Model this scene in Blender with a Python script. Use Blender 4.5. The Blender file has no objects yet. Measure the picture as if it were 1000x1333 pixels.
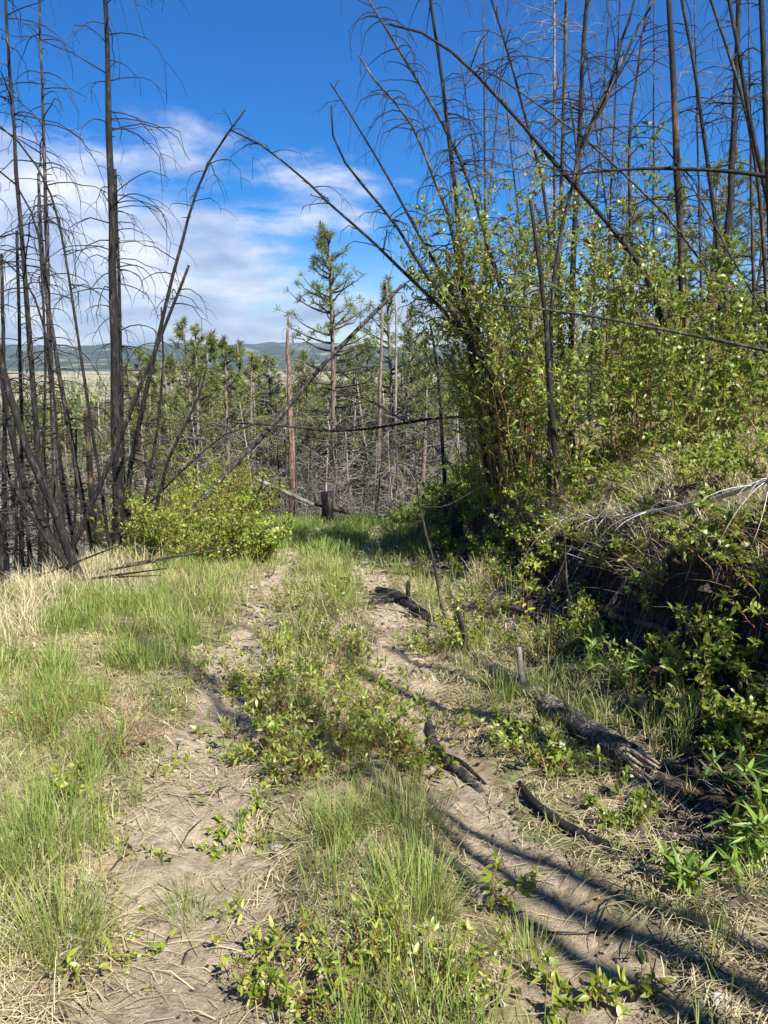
import bpy, math, random
import numpy as np
from mathutils import Matrix, Vector

rng = np.random.default_rng(11)
random.seed(11)
scene = bpy.context.scene
col = scene.collection
R = math.radians

# ------------------------------------------------------------------ camera
CAM_Z = 1.62
PITCH = R(11.5)
cd = bpy.data.cameras.new('camera')
cd.sensor_fit = 'HORIZONTAL'; cd.sensor_width = 36.0; cd.lens = 36.0
cd.clip_start = 0.05; cd.clip_end = 30000
cam = bpy.data.objects.new('camera', cd); col.objects.link(cam)
cam.location = (0, 0, CAM_Z); cam.rotation_euler = (R(90) - PITCH, 0, 0)
scene.camera = cam

# ------------------------------------------------------------------ sky, sun, exposure
SUN_AZ = math.atan2(0.60, -0.80); SUN_EL = R(49)
sdir = Vector((math.sin(SUN_AZ)*math.cos(SUN_EL), math.cos(SUN_AZ)*math.cos(SUN_EL), math.sin(SUN_EL)))
world = bpy.data.worlds.new('World'); scene.world = world; world.use_nodes = True
wn = world.node_tree; wn.nodes.clear(); wl = wn.links.new
def N(tree, t, **kw):
    n = tree.nodes.new(t)
    for k, v in kw.items():
        if k.startswith('i_'): n.inputs[k[2:].replace('_', ' ')].default_value = v
        elif k.startswith('n_'): n.inputs[int(k[2:])].default_value = v
        else: setattr(n, k, v)
    return n
def ramp(tree, stops, interp='LINEAR'):
    n = tree.nodes.new('ShaderNodeValToRGB'); e = n.color_ramp.elements; n.color_ramp.interpolation = interp
    while len(e) < len(stops): e.new(0.5)
    for el, (p, c) in zip(e, stops):
        el.position = p; el.color = (c, c, c, 1) if isinstance(c, (int, float)) else (*c, 1)
    return n
sky = N(wn, 'ShaderNodeTexSky', sky_type='NISHITA', sun_disc=False, sun_elevation=SUN_EL, sun_rotation=SUN_AZ,
        altitude=900, air_density=1.0, dust_density=0.4, ozone_density=4.0)
hs = N(wn, 'ShaderNodeHueSaturation'); hs.inputs['Saturation'].default_value = 1.6; hs.inputs['Hue'].default_value = 0.512
wl(sky.outputs[0], hs.inputs['Color'])
bg = N(wn, 'ShaderNodeBackground'); bg.inputs[1].default_value = 0.06
wl(hs.outputs[0], bg.inputs[0])
tc = N(wn, 'ShaderNodeTexCoord'); sx = N(wn, 'ShaderNodeSeparateXYZ'); wl(tc.outputs['Generated'], sx.inputs[0])
zz = N(wn, 'ShaderNodeMath', operation='ADD'); wl(sx.outputs[2], zz.inputs[0]); zz.inputs[1].default_value = 0.24
dvx = N(wn, 'ShaderNodeMath', operation='DIVIDE'); wl(sx.outputs[0], dvx.inputs[0]); wl(zz.outputs[0], dvx.inputs[1])
dvy = N(wn, 'ShaderNodeMath', operation='DIVIDE'); wl(sx.outputs[1], dvy.inputs[0]); wl(zz.outputs[0], dvy.inputs[1])
cb = N(wn, 'ShaderNodeCombineXYZ'); wl(dvx.outputs[0], cb.inputs[0]); wl(dvy.outputs[0], cb.inputs[1]); cb.inputs[2].default_value = 5.2
nz = N(wn, 'ShaderNodeTexNoise'); nz.inputs['Scale'].default_value = 1.7; nz.inputs['Detail'].default_value = 9
nz.inputs['Roughness'].default_value = 0.62; nz.inputs['Distortion'].default_value = 0.25
wl(cb.outputs[0], nz.inputs['Vector'])
elev = ramp(wn, [(0.0, 0.62), (0.05, 0.60), (0.11, 0.50), (0.19, 0.47), (0.24, 0.40), (0.29, 0.20), (0.36, 0.0), (1.0, 0.0)])
wl(sx.outputs[2], elev.inputs[0])
ad = N(wn, 'ShaderNodeMath', operation='ADD'); wl(nz.outputs[0], ad.inputs[0]); wl(elev.outputs[0], ad.inputs[1])
azr = N(wn, 'ShaderNodeMapRange', interpolation_type='SMOOTHSTEP'); azr.inputs[1].default_value = -0.38; azr.inputs[2].default_value = 0.12; azr.inputs[3].default_value = 0.07; azr.inputs[4].default_value = -0.16
wl(sx.outputs[0], azr.inputs[0])
ad2 = N(wn, 'ShaderNodeMath', operation='ADD'); wl(ad.outputs[0], ad2.inputs[0]); wl(azr.outputs[0], ad2.inputs[1]); ad = ad2
cm = N(wn, 'ShaderNodeMapRange'); cm.inputs[1].default_value = 0.87; cm.inputs[2].default_value = 1.08; cm.interpolation_type = 'SMOOTHSTEP'
wl(ad.outputs[0], cm.inputs[0])
nz2 = N(wn, 'ShaderNodeTexNoise'); nz2.inputs['Scale'].default_value = 3.1; nz2.inputs['Detail'].default_value = 8
nz2.inputs['Roughness'].default_value = 0.5
wl(cb.outputs[0], nz2.inputs['Vector'])
ccol = ramp(wn, [(0.34, (0.36, 0.45, 0.66)), (0.50, (0.62, 0.70, 0.88)), (0.64, (1.0, 1.0, 1.0))])
wl(nz2.outputs[0], ccol.inputs[0])
cbg = N(wn, 'ShaderNodeBackground'); cbg.inputs[1].default_value = 0.46; wl(ccol.outputs[0], cbg.inputs[0])
cfac = N(wn, 'ShaderNodeMath', operation='MULTIPLY'); wl(cm.outputs[0], cfac.inputs[0]); cfac.inputs[1].default_value = 0.9
wmix = N(wn, 'ShaderNodeMixShader'); wl(cfac.outputs[0], wmix.inputs[0]); wl(bg.outputs[0], wmix.inputs[1]); wl(cbg.outputs[0], wmix.inputs[2])
wo = N(wn, 'ShaderNodeOutputWorld'); wl(wmix.outputs[0], wo.inputs[0])

sl = bpy.data.lights.new('sun', 'SUN'); sl.energy = 5.0; sl.angle = R(0.53); sl.color = (1.0, 0.955, 0.87)
so = bpy.data.objects.new('sun', sl); col.objects.link(so); so.location = sdir*50
so.rotation_euler = sdir.to_track_quat('Z', 'Y').to_euler()
vs = scene.view_settings
vs.view_transform = 'Standard'; vs.look = 'None'; vs.gamma = 1; vs.exposure = 1.3; vs.use_curve_mapping = False
scene.render.engine = 'CYCLES'
scene.cycles.max_bounces = 6; scene.cycles.transparent_max_bounces = 4

# ------------------------------------------------------------------ noise and terrain
def _hash(ix, iy, s):
    n = (ix.astype(np.int64)*374761393 + iy.astype(np.int64)*668265263 + s*1274126177) & 0x7fffffff
    n = ((n ^ (n >> 13))*1274126177) & 0x7fffffff
    return ((n ^ (n >> 16)) & 0xffff)/65535.0
def vnoise(x, y, s=0):
    x = np.asarray(x, float); y = np.asarray(y, float)
    ix = np.floor(x); iy = np.floor(y); fx = x-ix; fy = y-iy
    fx = fx*fx*(3-2*fx); fy = fy*fy*(3-2*fy)
    a = _hash(ix, iy, s); b = _hash(ix+1, iy, s); c = _hash(ix, iy+1, s); d = _hash(ix+1, iy+1, s)
    return (a*(1-fx)+b*fx)*(1-fy) + (c*(1-fx)+d*fx)*fy - 0.5
def fbm(x, y, oct=4, s=0):
    t = 0; a = 1.0
    for k in range(oct):
        t = t + a*vnoise(x*2**k, y*2**k, s+k*17); a *= 0.5
    return t
def sstep(a, b, x):
    t = np.clip((x-a)/(b-a), 0, 1); return t*t*(3-2*t)
def xfoot(y): return np.interp(y, [-10, 0, 3, 5, 9, 12, 15, 18, 30, 60], [1.95, 1.80, 1.75, 1.65, 1.4, 1.0, 0.62, 0.55, 6, 26])
def xcen(y): return np.interp(y, [-10, 2, 3.5, 5, 8, 12, 18, 25], [0.25, 0.02, -0.2, -0.42, -0.58, -0.98, -0.7, 0.3])
def xleft(y): return np.interp(y, [-10, 0, 8, 11, 16, 20, 40], [-4.5, -4.3, -4.05, -3.9, -3.2, -2.7, -1.0])
HALF = 0.62
def rutd(x, y):
    c = xcen(y) + 0.12*vnoise(y*0.55, y*0+3, 5)
    return np.minimum(np.abs(x-c-HALF), np.abs(x-c+HALF))
def valley(x, y):
    v = np.interp(y, [-50, 40, 70, 150, 400, 900, 2000, 8000], [-15, -15, -15.5, -17, -26, -42, -62, -70])
    v = v + 25*np.exp(-((x-66)/42)**2/2 - ((y-115)/45)**2/2) + 0*x
    v = v + 14*np.exp(-((x-230)/120)**2/2 - ((y-300)/140)**2/2)
    return v + 3*fbm(x/40, y/40, 3, 91)
def height(x, y, detail=True):
    x = np.asarray(x, float); y = np.asarray(y, float)
    yy = np.minimum(y, 18.5)
    z = -0.13*yy - 0.10*np.maximum(y-18.5, 0)
    wob = 0.45*fbm(x*0+y*0.8, y*0.3+7, 4, 31) + 0.22*fbm(x*1.7+2, y*2.6, 3, 35)*sstep(-0.6, 0.2, x-xfoot(y))*(y < 30)
    u = x - xfoot(y) + wob
    bh = np.interp(y, [-10, 4, 8, 12, 16, 19, 24], [1.15, 1.05, 0.95, 0.8, 0.65, 0.5, 0.3])*(1+0.55*fbm(y*0.9, x*0+1, 3, 77))
    z = z + 0.16*sstep(-0.75, 0.0, u) + bh*(0.62*sstep(0.0, 0.42, u)+0.38*sstep(0.25, 0.85, u))
    uu = np.maximum(u-0.7, 0)
    z = z + np.where(uu < 7, 0.42*uu, 0.42*7 + 0.2*(uu-7)) - np.maximum(uu-25, 0)*0.2
    dx = np.maximum(xleft(y)-x, 0); dy = np.maximum(y-18.8, 0)
    d = np.sqrt(dx*dx+dy*dy)
    z = z - 0.62*np.maximum(d-0.2, 0) - 0.05*np.minimum(d, 0.4)
    if detail:
        m = np.exp(-(d/8)**2)
        r = rutd(x, y)
        onroad = (y < 19)*(y > -10)
        z = z - 0.055*np.exp(-(r/0.26)**2)*onroad + 0.03*np.exp(-((x-xcen(y))/0.25)**2)*onroad
        z = z + 0.10*m*fbm(x*0.9, y*0.9, 3, 3) + 0.05*m*fbm(x*4.5, y*4.5, 4, 9)
        z = z + 0.24*sstep(-0.2, 0.3, u)*fbm(x*2.6, y*2.6, 4, 15)*(np.abs(u) < 6)
        z = z + sstep(-0.3, 0.1, u)*(1-sstep(0.7, 1.6, u))*(0.20*np.abs(fbm(x*5.2, y*5.2, 4, 25)) + 0.10*fbm(x*13, y*13, 3, 27))*(y < 20)
    v = valley(x, y)
    k = 1.5
    h = np.clip(0.5+0.5*(z-v)/k, 0, 1)
    return np.maximum(v*(1-h)+z*h + k*h*(1-h)*0.25, np.minimum(z, v)-1)
H = lambda x, y: float(height(np.array([x]), np.array([y]))[0])

cp, sp_ = math.cos(PITCH), math.sin(PITCH)
def ray(px, py):
    a = (px-500)/1000.0; b = (666.5-py)/1000.0
    d = np.array([a, cp + b*sp_, -sp_ + b*cp]); return d
def P(px, py, D):
    """point on the pixel's ray at forward (ground) distance D metres"""
    d = ray(px, py); t = D/d[1]
    return np.array([0, 0, CAM_Z]) + d*t
def G(px, py, tmax=60):
    """point where the pixel's ray meets the ground"""
    d = ray(px, py); t = np.concatenate([np.arange(1.0, 12, 0.03), np.arange(12, tmax, 0.15)])
    pts = np.array([0, 0, CAM_Z]) + t[:, None]*d
    under = pts[:, 2] < height(pts[:, 0], pts[:, 1])
    i = int(np.argmax(under)) if under.any() else len(t)-1
    p = pts[i].copy(); p[2] = H(p[0], p[1]); return p

# ------------------------------------------------------------------ mesh helpers
class Acc:
    """collects vertices and faces (tri / quad arrays) with a per-face tint"""
    def __init__(s): s.v = []; s.f = []; s.t = []; s.n = 0
    def add(s, V, faces, tint=0.5):
        V = np.asarray(V, float).reshape(-1, 3)
        for F in faces:
            F = np.asarray(F, np.int64)
            s.f.append(F + s.n)
            tt = tint if isinstance(tint, (int, float)) else None
            s.t.append(np.full(len(F), tt) if tt is not None else np.resize(np.repeat(tint, len(F)//len(tint)), len(F)))
        s.v.append(V); s.n += len(V)
    def mesh(s, name, smooth=True, origin=None):
        me = bpy.data.meshes.new(name)
        if not s.v: return me
        V = np.concatenate(s.v)
        if origin is not None: V = V - np.asarray(origin)
        nl = [F.size for F in s.f]
        loops = np.concatenate([F.ravel() for F in s.f])
        sizes = np.concatenate([np.full(len(F), F.shape[1]) for F in s.f])
        starts = np.concatenate([[0], np.cumsum(sizes)[:-1]])
        me.vertices.add(len(V)); me.vertices.foreach_set('co', V.astype(np.float32).ravel())
        me.loops.add(len(loops)); me.loops.foreach_set('vertex_index', loops.astype(np.int32))
        me.polygons.add(len(sizes)); me.polygons.foreach_set('loop_start', starts.astype(np.int32))
        me.polygons.foreach_set('loop_total', sizes.astype(np.int32))
        me.polygons.foreach_set('use_smooth', np.full(len(sizes), smooth))
        at = me.attributes.new('tint', 'FLOAT', 'FACE')
        at.data.foreach_set('value', np.concatenate(s.t).astype(np.float32))
        me.update(calc_edges=True)
        return me
def nrm(a): return a/np.maximum(np.linalg.norm(a, axis=-1, keepdims=True), 1e-9)
def tube(acc, path, rad, sides=6, tint=0.5, cap=True, rough=0.0):
    path = np.asarray(path, float); k = len(path)
    rad = np.resize(np.asarray(rad, float), k)
    tg = nrm(np.gradient(path, axis=0))
    ref = np.array([0, 0, 1.0]) if abs(tg[:, 2]).mean() < 0.8 else np.array([1.0, 0, 0])
    a = nrm(np.cross(tg, ref)); b = np.cross(tg, a)
    th = np.arange(sides)*2*np.pi/sides
    rr = rad[:, None]*np.ones(sides)
    if rough: rr = rr*(1+rough*(rng.random((k, sides))-0.5))
    V = path[:, None, :] + rr[..., None]*(a[:, None, :]*np.cos(th)[None, :, None] + b[:, None, :]*np.sin(th)[None, :, None])
    V = V.reshape(-1, 3)
    i = np.arange(k-1)[:, None]*sides; j = np.arange(sides)[None, :]; jn = (j+1) % sides
    Q = np.stack([i+j, i+jn, i+sides+jn, i+sides+j], -1).reshape(-1, 4)
    fs = [Q]
    if cap:
        V = np.concatenate([V, path[:1], path[-1:]])
        c0 = k*sides
        fs.append(np.stack([np.full(sides, c0), (np.arange(sides)+1) % sides, np.arange(sides)], -1))
        fs.append(np.stack([np.full(sides, c0+1), (k-1)*sides+np.arange(sides), (k-1)*sides+(np.arange(sides)+1) % sides], -1))
    acc.add(V, fs, tint)
def blades(acc, Pp, h, w, yaw, lean, tint, droop=0.0):
    """many grass blades at once: three segments each, bending over"""
    n = len(Pp)
    ld = np.stack([np.cos(yaw), np.sin(yaw), 0*yaw], -1); side = np.stack([-np.sin(yaw), np.cos(yaw), 0*yaw], -1)
    tw = rng.uniform(-1.0, 1.0, n)[:, None]; side = nrm(side*np.cos(tw) + ld*np.sin(tw))
    vs = []
    for t in (0, 0.4, 0.75):
        c = Pp + ld*(lean*h*(0.35*t+0.65*t**2))[:, None] + np.array([0, 0, 1.0])*(h*(t*(1-0.35*np.minimum(lean, 1.4)*t)) - droop*h*t**3)[:, None]
        ww = w*(1-t*0.45)
        vs += [c-side*ww[:, None]/2, c+side*ww[:, None]/2]
    vs.append(Pp + ld*(lean*h)[:, None] + np.array([0, 0, 1.0])*(h*(1-0.35*np.minimum(lean, 1.4)) - droop*h)[:, None])
    V = np.stack(vs, 1).reshape(-1, 3)
    b = np.arange(n)*7
    Q = np.stack([np.stack([b, b+1, b+3, b+2], -1), np.stack([b+2, b+3, b+5, b+4], -1)], 1).reshape(-1, 4)
    T = np.stack([b+4, b+5, b+6], -1)
    acc.add(V, [Q, T], tint)
def leaves(acc, Pp, D, L, W, tint, up=0.6, bend=0.25):
    """many leaves at once: pointed oval, folded a little and bending at the tip"""
    n = len(Pp); D = nrm(D)
    nv = nrm(rng.normal(size=(n, 3)) + np.array([0, 0, up*2]))
    S = nrm(np.cross(D, nv)); U = np.cross(S, D)
    L = L[:, None]; W = W[:, None]/2
    bd = bend*L
    base = Pp
    m1 = Pp + D*L*0.35 - U*bd*0.05; m2 = Pp + D*L*0.7 - U*bd*0.35; tip = Pp + D*L - U*bd
    f = U*W*0.35
    V = np.stack([base, m1-S*W+f, m1+S*W+f, m2-S*W*0.8+f, m2+S*W*0.8+f, tip], 1).reshape(-1, 3)
    b = np.arange(n)*6
    T = np.stack([np.stack([b, b+2, b+1], -1), np.stack([b+3, b+4, b+5], -1)], 1).reshape(-1, 3)
    Q = np.stack([b+1, b+2, b+4, b+3], -1)
    acc.add(V, [Q, T], tint)

def tag(o, label=None, cat=None, group=None, kind=None):
    if label: o['label'] = label
    if cat: o['category'] = cat
    if group: o['group'] = group
    if kind: o['kind'] = kind
    return o
def obj(name, me, mat, parent=None, kind=None, loc=None):
    if mat is not None and not me.materials: me.materials.append(mat)
    o = bpy.data.objects.new(name, me); col.objects.link(o)
    if parent is not None: o.parent = parent
    if loc is not None: o.location = loc
    if kind: o['kind'] = kind
    return o
def empty(name, loc, label, cat, group=None):
    o = bpy.data.objects.new(name, None); col.objects.link(o); o.location = loc
    o.empty_display_size = 0.2
    return tag(o, label, cat, group)
def copy_thing(root, loc, rz, sc, label=None, group=None, tilt=(0, 0)):
    r = root.copy(); col.objects.link(r); r.location = loc; r.rotation_euler = (tilt[0], tilt[1], rz); r.scale = (sc, sc, sc) if isinstance(sc, (int, float)) else sc
    if label: r['label'] = label
    if group: r['group'] = group
    for ch in list(root.children):
        c = ch.copy(); col.objects.link(c); c.parent = r
        for g in list(ch.children):
            d = g.copy(); col.objects.link(d); d.parent = c
    return r

# ------------------------------------------------------------------ materials
def new_mat(name):
    m = bpy.data.materials.new(name); m.use_nodes = True; t = m.node_tree; t.nodes.clear()
    out = t.nodes.new('ShaderNodeOutputMaterial'); return m, t, out
def coord(t, scale=(1, 1, 1)):
    tcn = t.nodes.new('ShaderNodeNewGeometry'); mp = t.nodes.new('ShaderNodeMapping'); mp.inputs['Scale'].default_value = scale
    t.links.new(tcn.outputs['Position'], mp.inputs[0]); return mp.outputs[0]
def noise(t, vec, scale, detail=5, rough=0.6):
    n = t.nodes.new('ShaderNodeTexNoise'); n.inputs['Scale'].default_value = scale; n.inputs['Detail'].default_value = detail
    n.inputs['Roughness'].default_value = rough
    if vec is not None: t.links.new(vec, n.inputs['Vector'])
    return n.outputs[0]
def mixc(t, fac, a, b, mode='MIX'):
    m = t.nodes.new('ShaderNodeMix'); m.data_type = 'RGBA'; m.blend_type = mode
    for s, v in ((m.inputs[0], fac), (m.inputs[6], a), (m.inputs[7], b)):
        if hasattr(v, 'is_linked') or isinstance(v, bpy.types.NodeSocket): t.links.new(v, s)
        elif isinstance(v, tuple): s.default_value = (*v, 1)
        else: s.default_value = v
    return m.outputs[2]
def rampo(t, src, stops):
    r = ramp(t, stops); t.links.new(src, r.inputs[0]); return r.outputs[0]
def leaf_mat(name, stops, trans=0.35, rough=0.5, objrand=False, var=0.35, spec=0.35):
    m, t, out = new_mat(name)
    if objrand:
        a = t.nodes.new('ShaderNodeObjectInfo'); src = a.outputs['Random']
    else:
        a = t.nodes.new('ShaderNodeAttribute'); a.attribute_name = 'tint'; src = a.outputs['Fac']
    c = rampo(t, src, stops)
    nn = noise(t, coord(t), 3.0, 3)
    v = rampo(t, nn, [(0.3, 1-var), (0.7, 1+0*var)])
    c = mixc(t, 1.0, c, v, 'MULTIPLY')
    b = t.nodes.new('ShaderNodeBsdfPrincipled'); b.inputs['Roughness'].default_value = rough
    b.inputs['Specular IOR Level'].default_value = spec
    t.links.new(c, b.inputs['Base Color'])
    if trans > 0:
        tr = t.nodes.new('ShaderNodeBsdfTranslucent')
        c2 = mixc(t, 0.35, c, (0.35, 0.42, 0.03))
        t.links.new(c2, tr.inputs['Color'])
        mx = t.nodes.new('ShaderNodeMixShader'); mx.inputs[0].default_value = trans
        t.links.new(b.outputs[0], mx.inputs[1]); t.links.new(tr.outputs[0], mx.inputs[2]); t.links.new(mx.outputs[0], out.inputs[0])
    else: t.links.new(b.outputs[0], out.inputs[0])
    return m
def bark_mat(name, stops, scale=(11, 11, 2.6), rough=0.75, bump=0.9, spec=0.3, big=None):
    m, t, out = new_mat(name)
    v = coord(t, scale); n1 = noise(t, v, 2.2, 7, 0.65); c = rampo(t, n1, stops)
    if big:
        n2 = noise(t, coord(t, (1.5, 1.5, 0.8)), 1.4, 4, 0.55)
        f = rampo(t, n2, [(big[0], 0.0), (big[1], 1.0)]); c = mixc(t, f, c, big[2])
        n3 = noise(t, v, 6.0, 4); c = mixc(t, 0.5, c, rampo(t, n3, [(0.3, 0.25), (0.7, 1.0)]), 'MULTIPLY')
    b = t.nodes.new('ShaderNodeBsdfPrincipled'); b.inputs['Roughness'].default_value = rough; b.inputs['Specular IOR Level'].default_value = spec
    t.links.new(c, b.inputs['Base Color'])
    bp = t.nodes.new('ShaderNodeBump'); bp.inputs['Strength'].default_value = bump; bp.inputs['Distance'].default_value = 0.02
    t.links.new(noise(t, v, 4.5, 6, 0.7), bp.inputs['Height']); t.links.new(bp.outputs[0], b.inputs['Normal'])
    t.links.new(b.outputs[0], out.inputs[0]); return m

M = {}
M['char'] = bark_mat('charred_bark', [(0.38, (0.006, 0.005, 0.005)), (0.55, (0.019, 0.016, 0.014)), (0.64, (0.065, 0.056, 0.048)), (0.74, (0.17, 0.15, 0.13))])
M['char_grey'] = bark_mat('scorched_grey_bark', [(0.36, (0.011, 0.010, 0.009)), (0.53, (0.045, 0.038, 0.032)), (0.63, (0.13, 0.115, 0.10)), (0.74, (0.30, 0.27, 0.235))])
M['black'] = bark_mat('charcoal', [(0.38, (0.006, 0.006, 0.006)), (0.56, (0.02, 0.018, 0.017)), (0.66, (0.075, 0.07, 0.064)), (0.76, (0.13, 0.12, 0.11))])
M['twig'] = bark_mat('burnt_twig', [(0.34, (0.008, 0.007, 0.006)), (0.6, (0.030, 0.025, 0.021)), (0.74, (0.12, 0.10, 0.085))], scale=(3, 3, 3), bump=0)
M['twig_grey'] = bark_mat('grey_twig', [(0.3, (0.07, 0.062, 0.054)), (0.55, (0.17, 0.155, 0.135)), (0.75, (0.34, 0.31, 0.27))], scale=(3, 3, 3), bump=0)
M['grey'] = bark_mat('weathered_grey_wood', [(0.3, (0.10, 0.09, 0.08)), (0.55, (0.24, 0.22, 0.19)), (0.75, (0.42, 0.39, 0.34))])
M['tan_burnt'] = bark_mat('half_burnt_bark', [(0.3, (0.02, 0.016, 0.012)), (0.5, (0.10, 0.065, 0.04)), (0.7, (0.30, 0.21, 0.13))], big=(0.44, 0.52, (0.018, 0.016, 0.014)))
M['red'] = bark_mat('red_snag_wood', [(0.34, (0.05, 0.032, 0.024)), (0.5, (0.17, 0.105, 0.075)), (0.66, (0.33, 0.24, 0.18))])
M['pine_bark'] = bark_mat('pine_bark', [(0.34, (0.05, 0.040, 0.032)), (0.5, (0.16, 0.118, 0.088)), (0.66, (0.31, 0.25, 0.20))])
M['wood'] = bark_mat('raw_split_wood', [(0.30, (0.16, 0.105, 0.065)), (0.46, (0.46, 0.34, 0.22)), (0.64, (0.66, 0.55, 0.40))], scale=(20, 20, 6))
M['stem'] = bark_mat('shrub_stem', [(0.3, (0.10, 0.055, 0.025)), (0.55, (0.25, 0.15, 0.06)), (0.75, (0.42, 0.30, 0.13))], scale=(4, 4, 2), bump=0.2)
M['stem_red'] = bark_mat('red_stem', [(0.3, (0.09, 0.03, 0.02)), (0.6, (0.22, 0.08, 0.045)), (0.8, (0.32, 0.17, 0.09))], scale=(4, 4, 2), bump=0.2)
M['grass'] = leaf_mat('green_grass', [(0.0, (0.12, 0.20, 0.045)), (0.4, (0.24, 0.33, 0.070)), (0.7, (0.39, 0.41, 0.12)), (1.0, (0.56, 0.50, 0.24))], trans=0.35, rough=0.55)
M['straw'] = leaf_mat('dry_straw', [(0.0, (0.21, 0.155, 0.085)), (0.5, (0.42, 0.345, 0.20)), (1.0, (0.60, 0.52, 0.33))], trans=0.12, rough=0.6, var=0.3)
M['willow'] = leaf_mat('willow_leaf', [(0.0, (0.09, 0.135, 0.018)), (0.45, (0.20, 0.27, 0.040)), (0.8, (0.34, 0.39, 0.080)), (1.0, (0.50, 0.52, 0.20))], trans=0.42, rough=0.38, spec=0.5, var=0.25)
M['bush'] = leaf_mat('bush_leaf', [(0.0, (0.085, 0.145, 0.016)), (0.45, (0.19, 0.275, 0.036)), (0.85, (0.34, 0.41, 0.070)), (1.0, (0.44, 0.46, 0.13))], trans=0.42, rough=0.45, var=0.25)
M['lowshrub'] = leaf_mat('shrub_leaf', [(0.0, (0.11, 0.155, 0.024)), (0.45, (0.25, 0.31, 0.050)), (0.8, (0.40, 0.44, 0.095)), (1.0, (0.52, 0.52, 0.18))], trans=0.42, rough=0.4, spec=0.5, var=0.25)
M['leaf_obj'] = leaf_mat('foreground_leaf', [(0.0, (0.12, 0.17, 0.024)), (0.45, (0.24, 0.31, 0.040)), (0.8, (0.38, 0.43, 0.070)), (1.0, (0.52, 0.50, 0.14))], trans=0.42, rough=0.38, objrand=True, spec=0.5, var=0.2)
M['herb_obj'] = leaf_mat('herb_leaf', [(0.0, (0.08, 0.16, 0.028)), (0.5, (0.17, 0.28, 0.045)), (1.0, (0.29, 0.39, 0.08))], trans=0.35, rough=0.45, objrand=True)
M['needle'] = leaf_mat('pine_needle', [(0.0, (0.050, 0.075, 0.026)), (0.5, (0.115, 0.150, 0.046)), (1.0, (0.24, 0.26, 0.085))], trans=0.25, rough=0.5)
M['needle_light'] = leaf_mat('light_pine_needle', [(0.0, (0.075, 0.100, 0.028)), (0.5, (0.165, 0.200, 0.050)), (1.0, (0.29, 0.31, 0.09))], trans=0.28, rough=0.5)

def charcoal_mat():
    m, t, out = new_mat('blocky_charcoal'); v = coord(t, (1, 1, 1))
    nz_ = t.nodes.new('ShaderNodeVectorMath'); nz_.operation = 'ADD'
    n0 = t.nodes.new('ShaderNodeTexNoise'); n0.inputs['Scale'].default_value = 9; n0.inputs['Detail'].default_value = 4; t.links.new(v, n0.inputs['Vector'])
    sc_ = t.nodes.new('ShaderNodeVectorMath'); sc_.operation = 'SCALE'; sc_.inputs[3].default_value = 0.05; t.links.new(n0.outputs[1], sc_.inputs[0])
    t.links.new(v, nz_.inputs[0]); t.links.new(sc_.outputs[0], nz_.inputs[1])
    vo = t.nodes.new('ShaderNodeTexVoronoi'); vo.feature = 'DISTANCE_TO_EDGE'; vo.inputs['Scale'].default_value = 26; t.links.new(nz_.outputs[0], vo.inputs['Vector'])
    e = rampo(t, vo.outputs[0], [(0.0, 0.0), (0.12, 1.0)])
    c = rampo(t, noise(t, v, 30, 6, 0.7), [(0.38, (0.010, 0.009, 0.009)), (0.55, (0.035, 0.032, 0.03)), (0.68, (0.15, 0.14, 0.125))])
    c = mixc(t, rampo(t, noise(t, v, 5, 5, 0.6), [(0.47, 0.0), (0.58, 0.85)]), c, (0.26, 0.215, 0.165))
    c = mixc(t, 1.0, c, rampo(t, vo.outputs[0], [(0.0, 0.2), (0.08, 1.0)]), 'MULTIPLY')
    b = t.nodes.new('ShaderNodeBsdfPrincipled'); b.inputs['Roughness'].default_value = 0.6; t.links.new(c, b.inputs['Base Color'])
    bp = t.nodes.new('ShaderNodeBump'); bp.inputs['Strength'].default_value = 1.0; bp.inputs['Distance'].default_value = 0.02
    t.links.new(e, bp.inputs['Height']); t.links.new(bp.outputs[0], b.inputs['Normal']); t.links.new(b.outputs[0], out.inputs[0]); return m
M['charcoal'] = charcoal_mat()
M['bleached'] = bark_mat('bleached_dead_wood', [(0.32, (0.24, 0.22, 0.20)), (0.5, (0.46, 0.43, 0.39)), (0.7, (0.62, 0.59, 0.54))])
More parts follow.
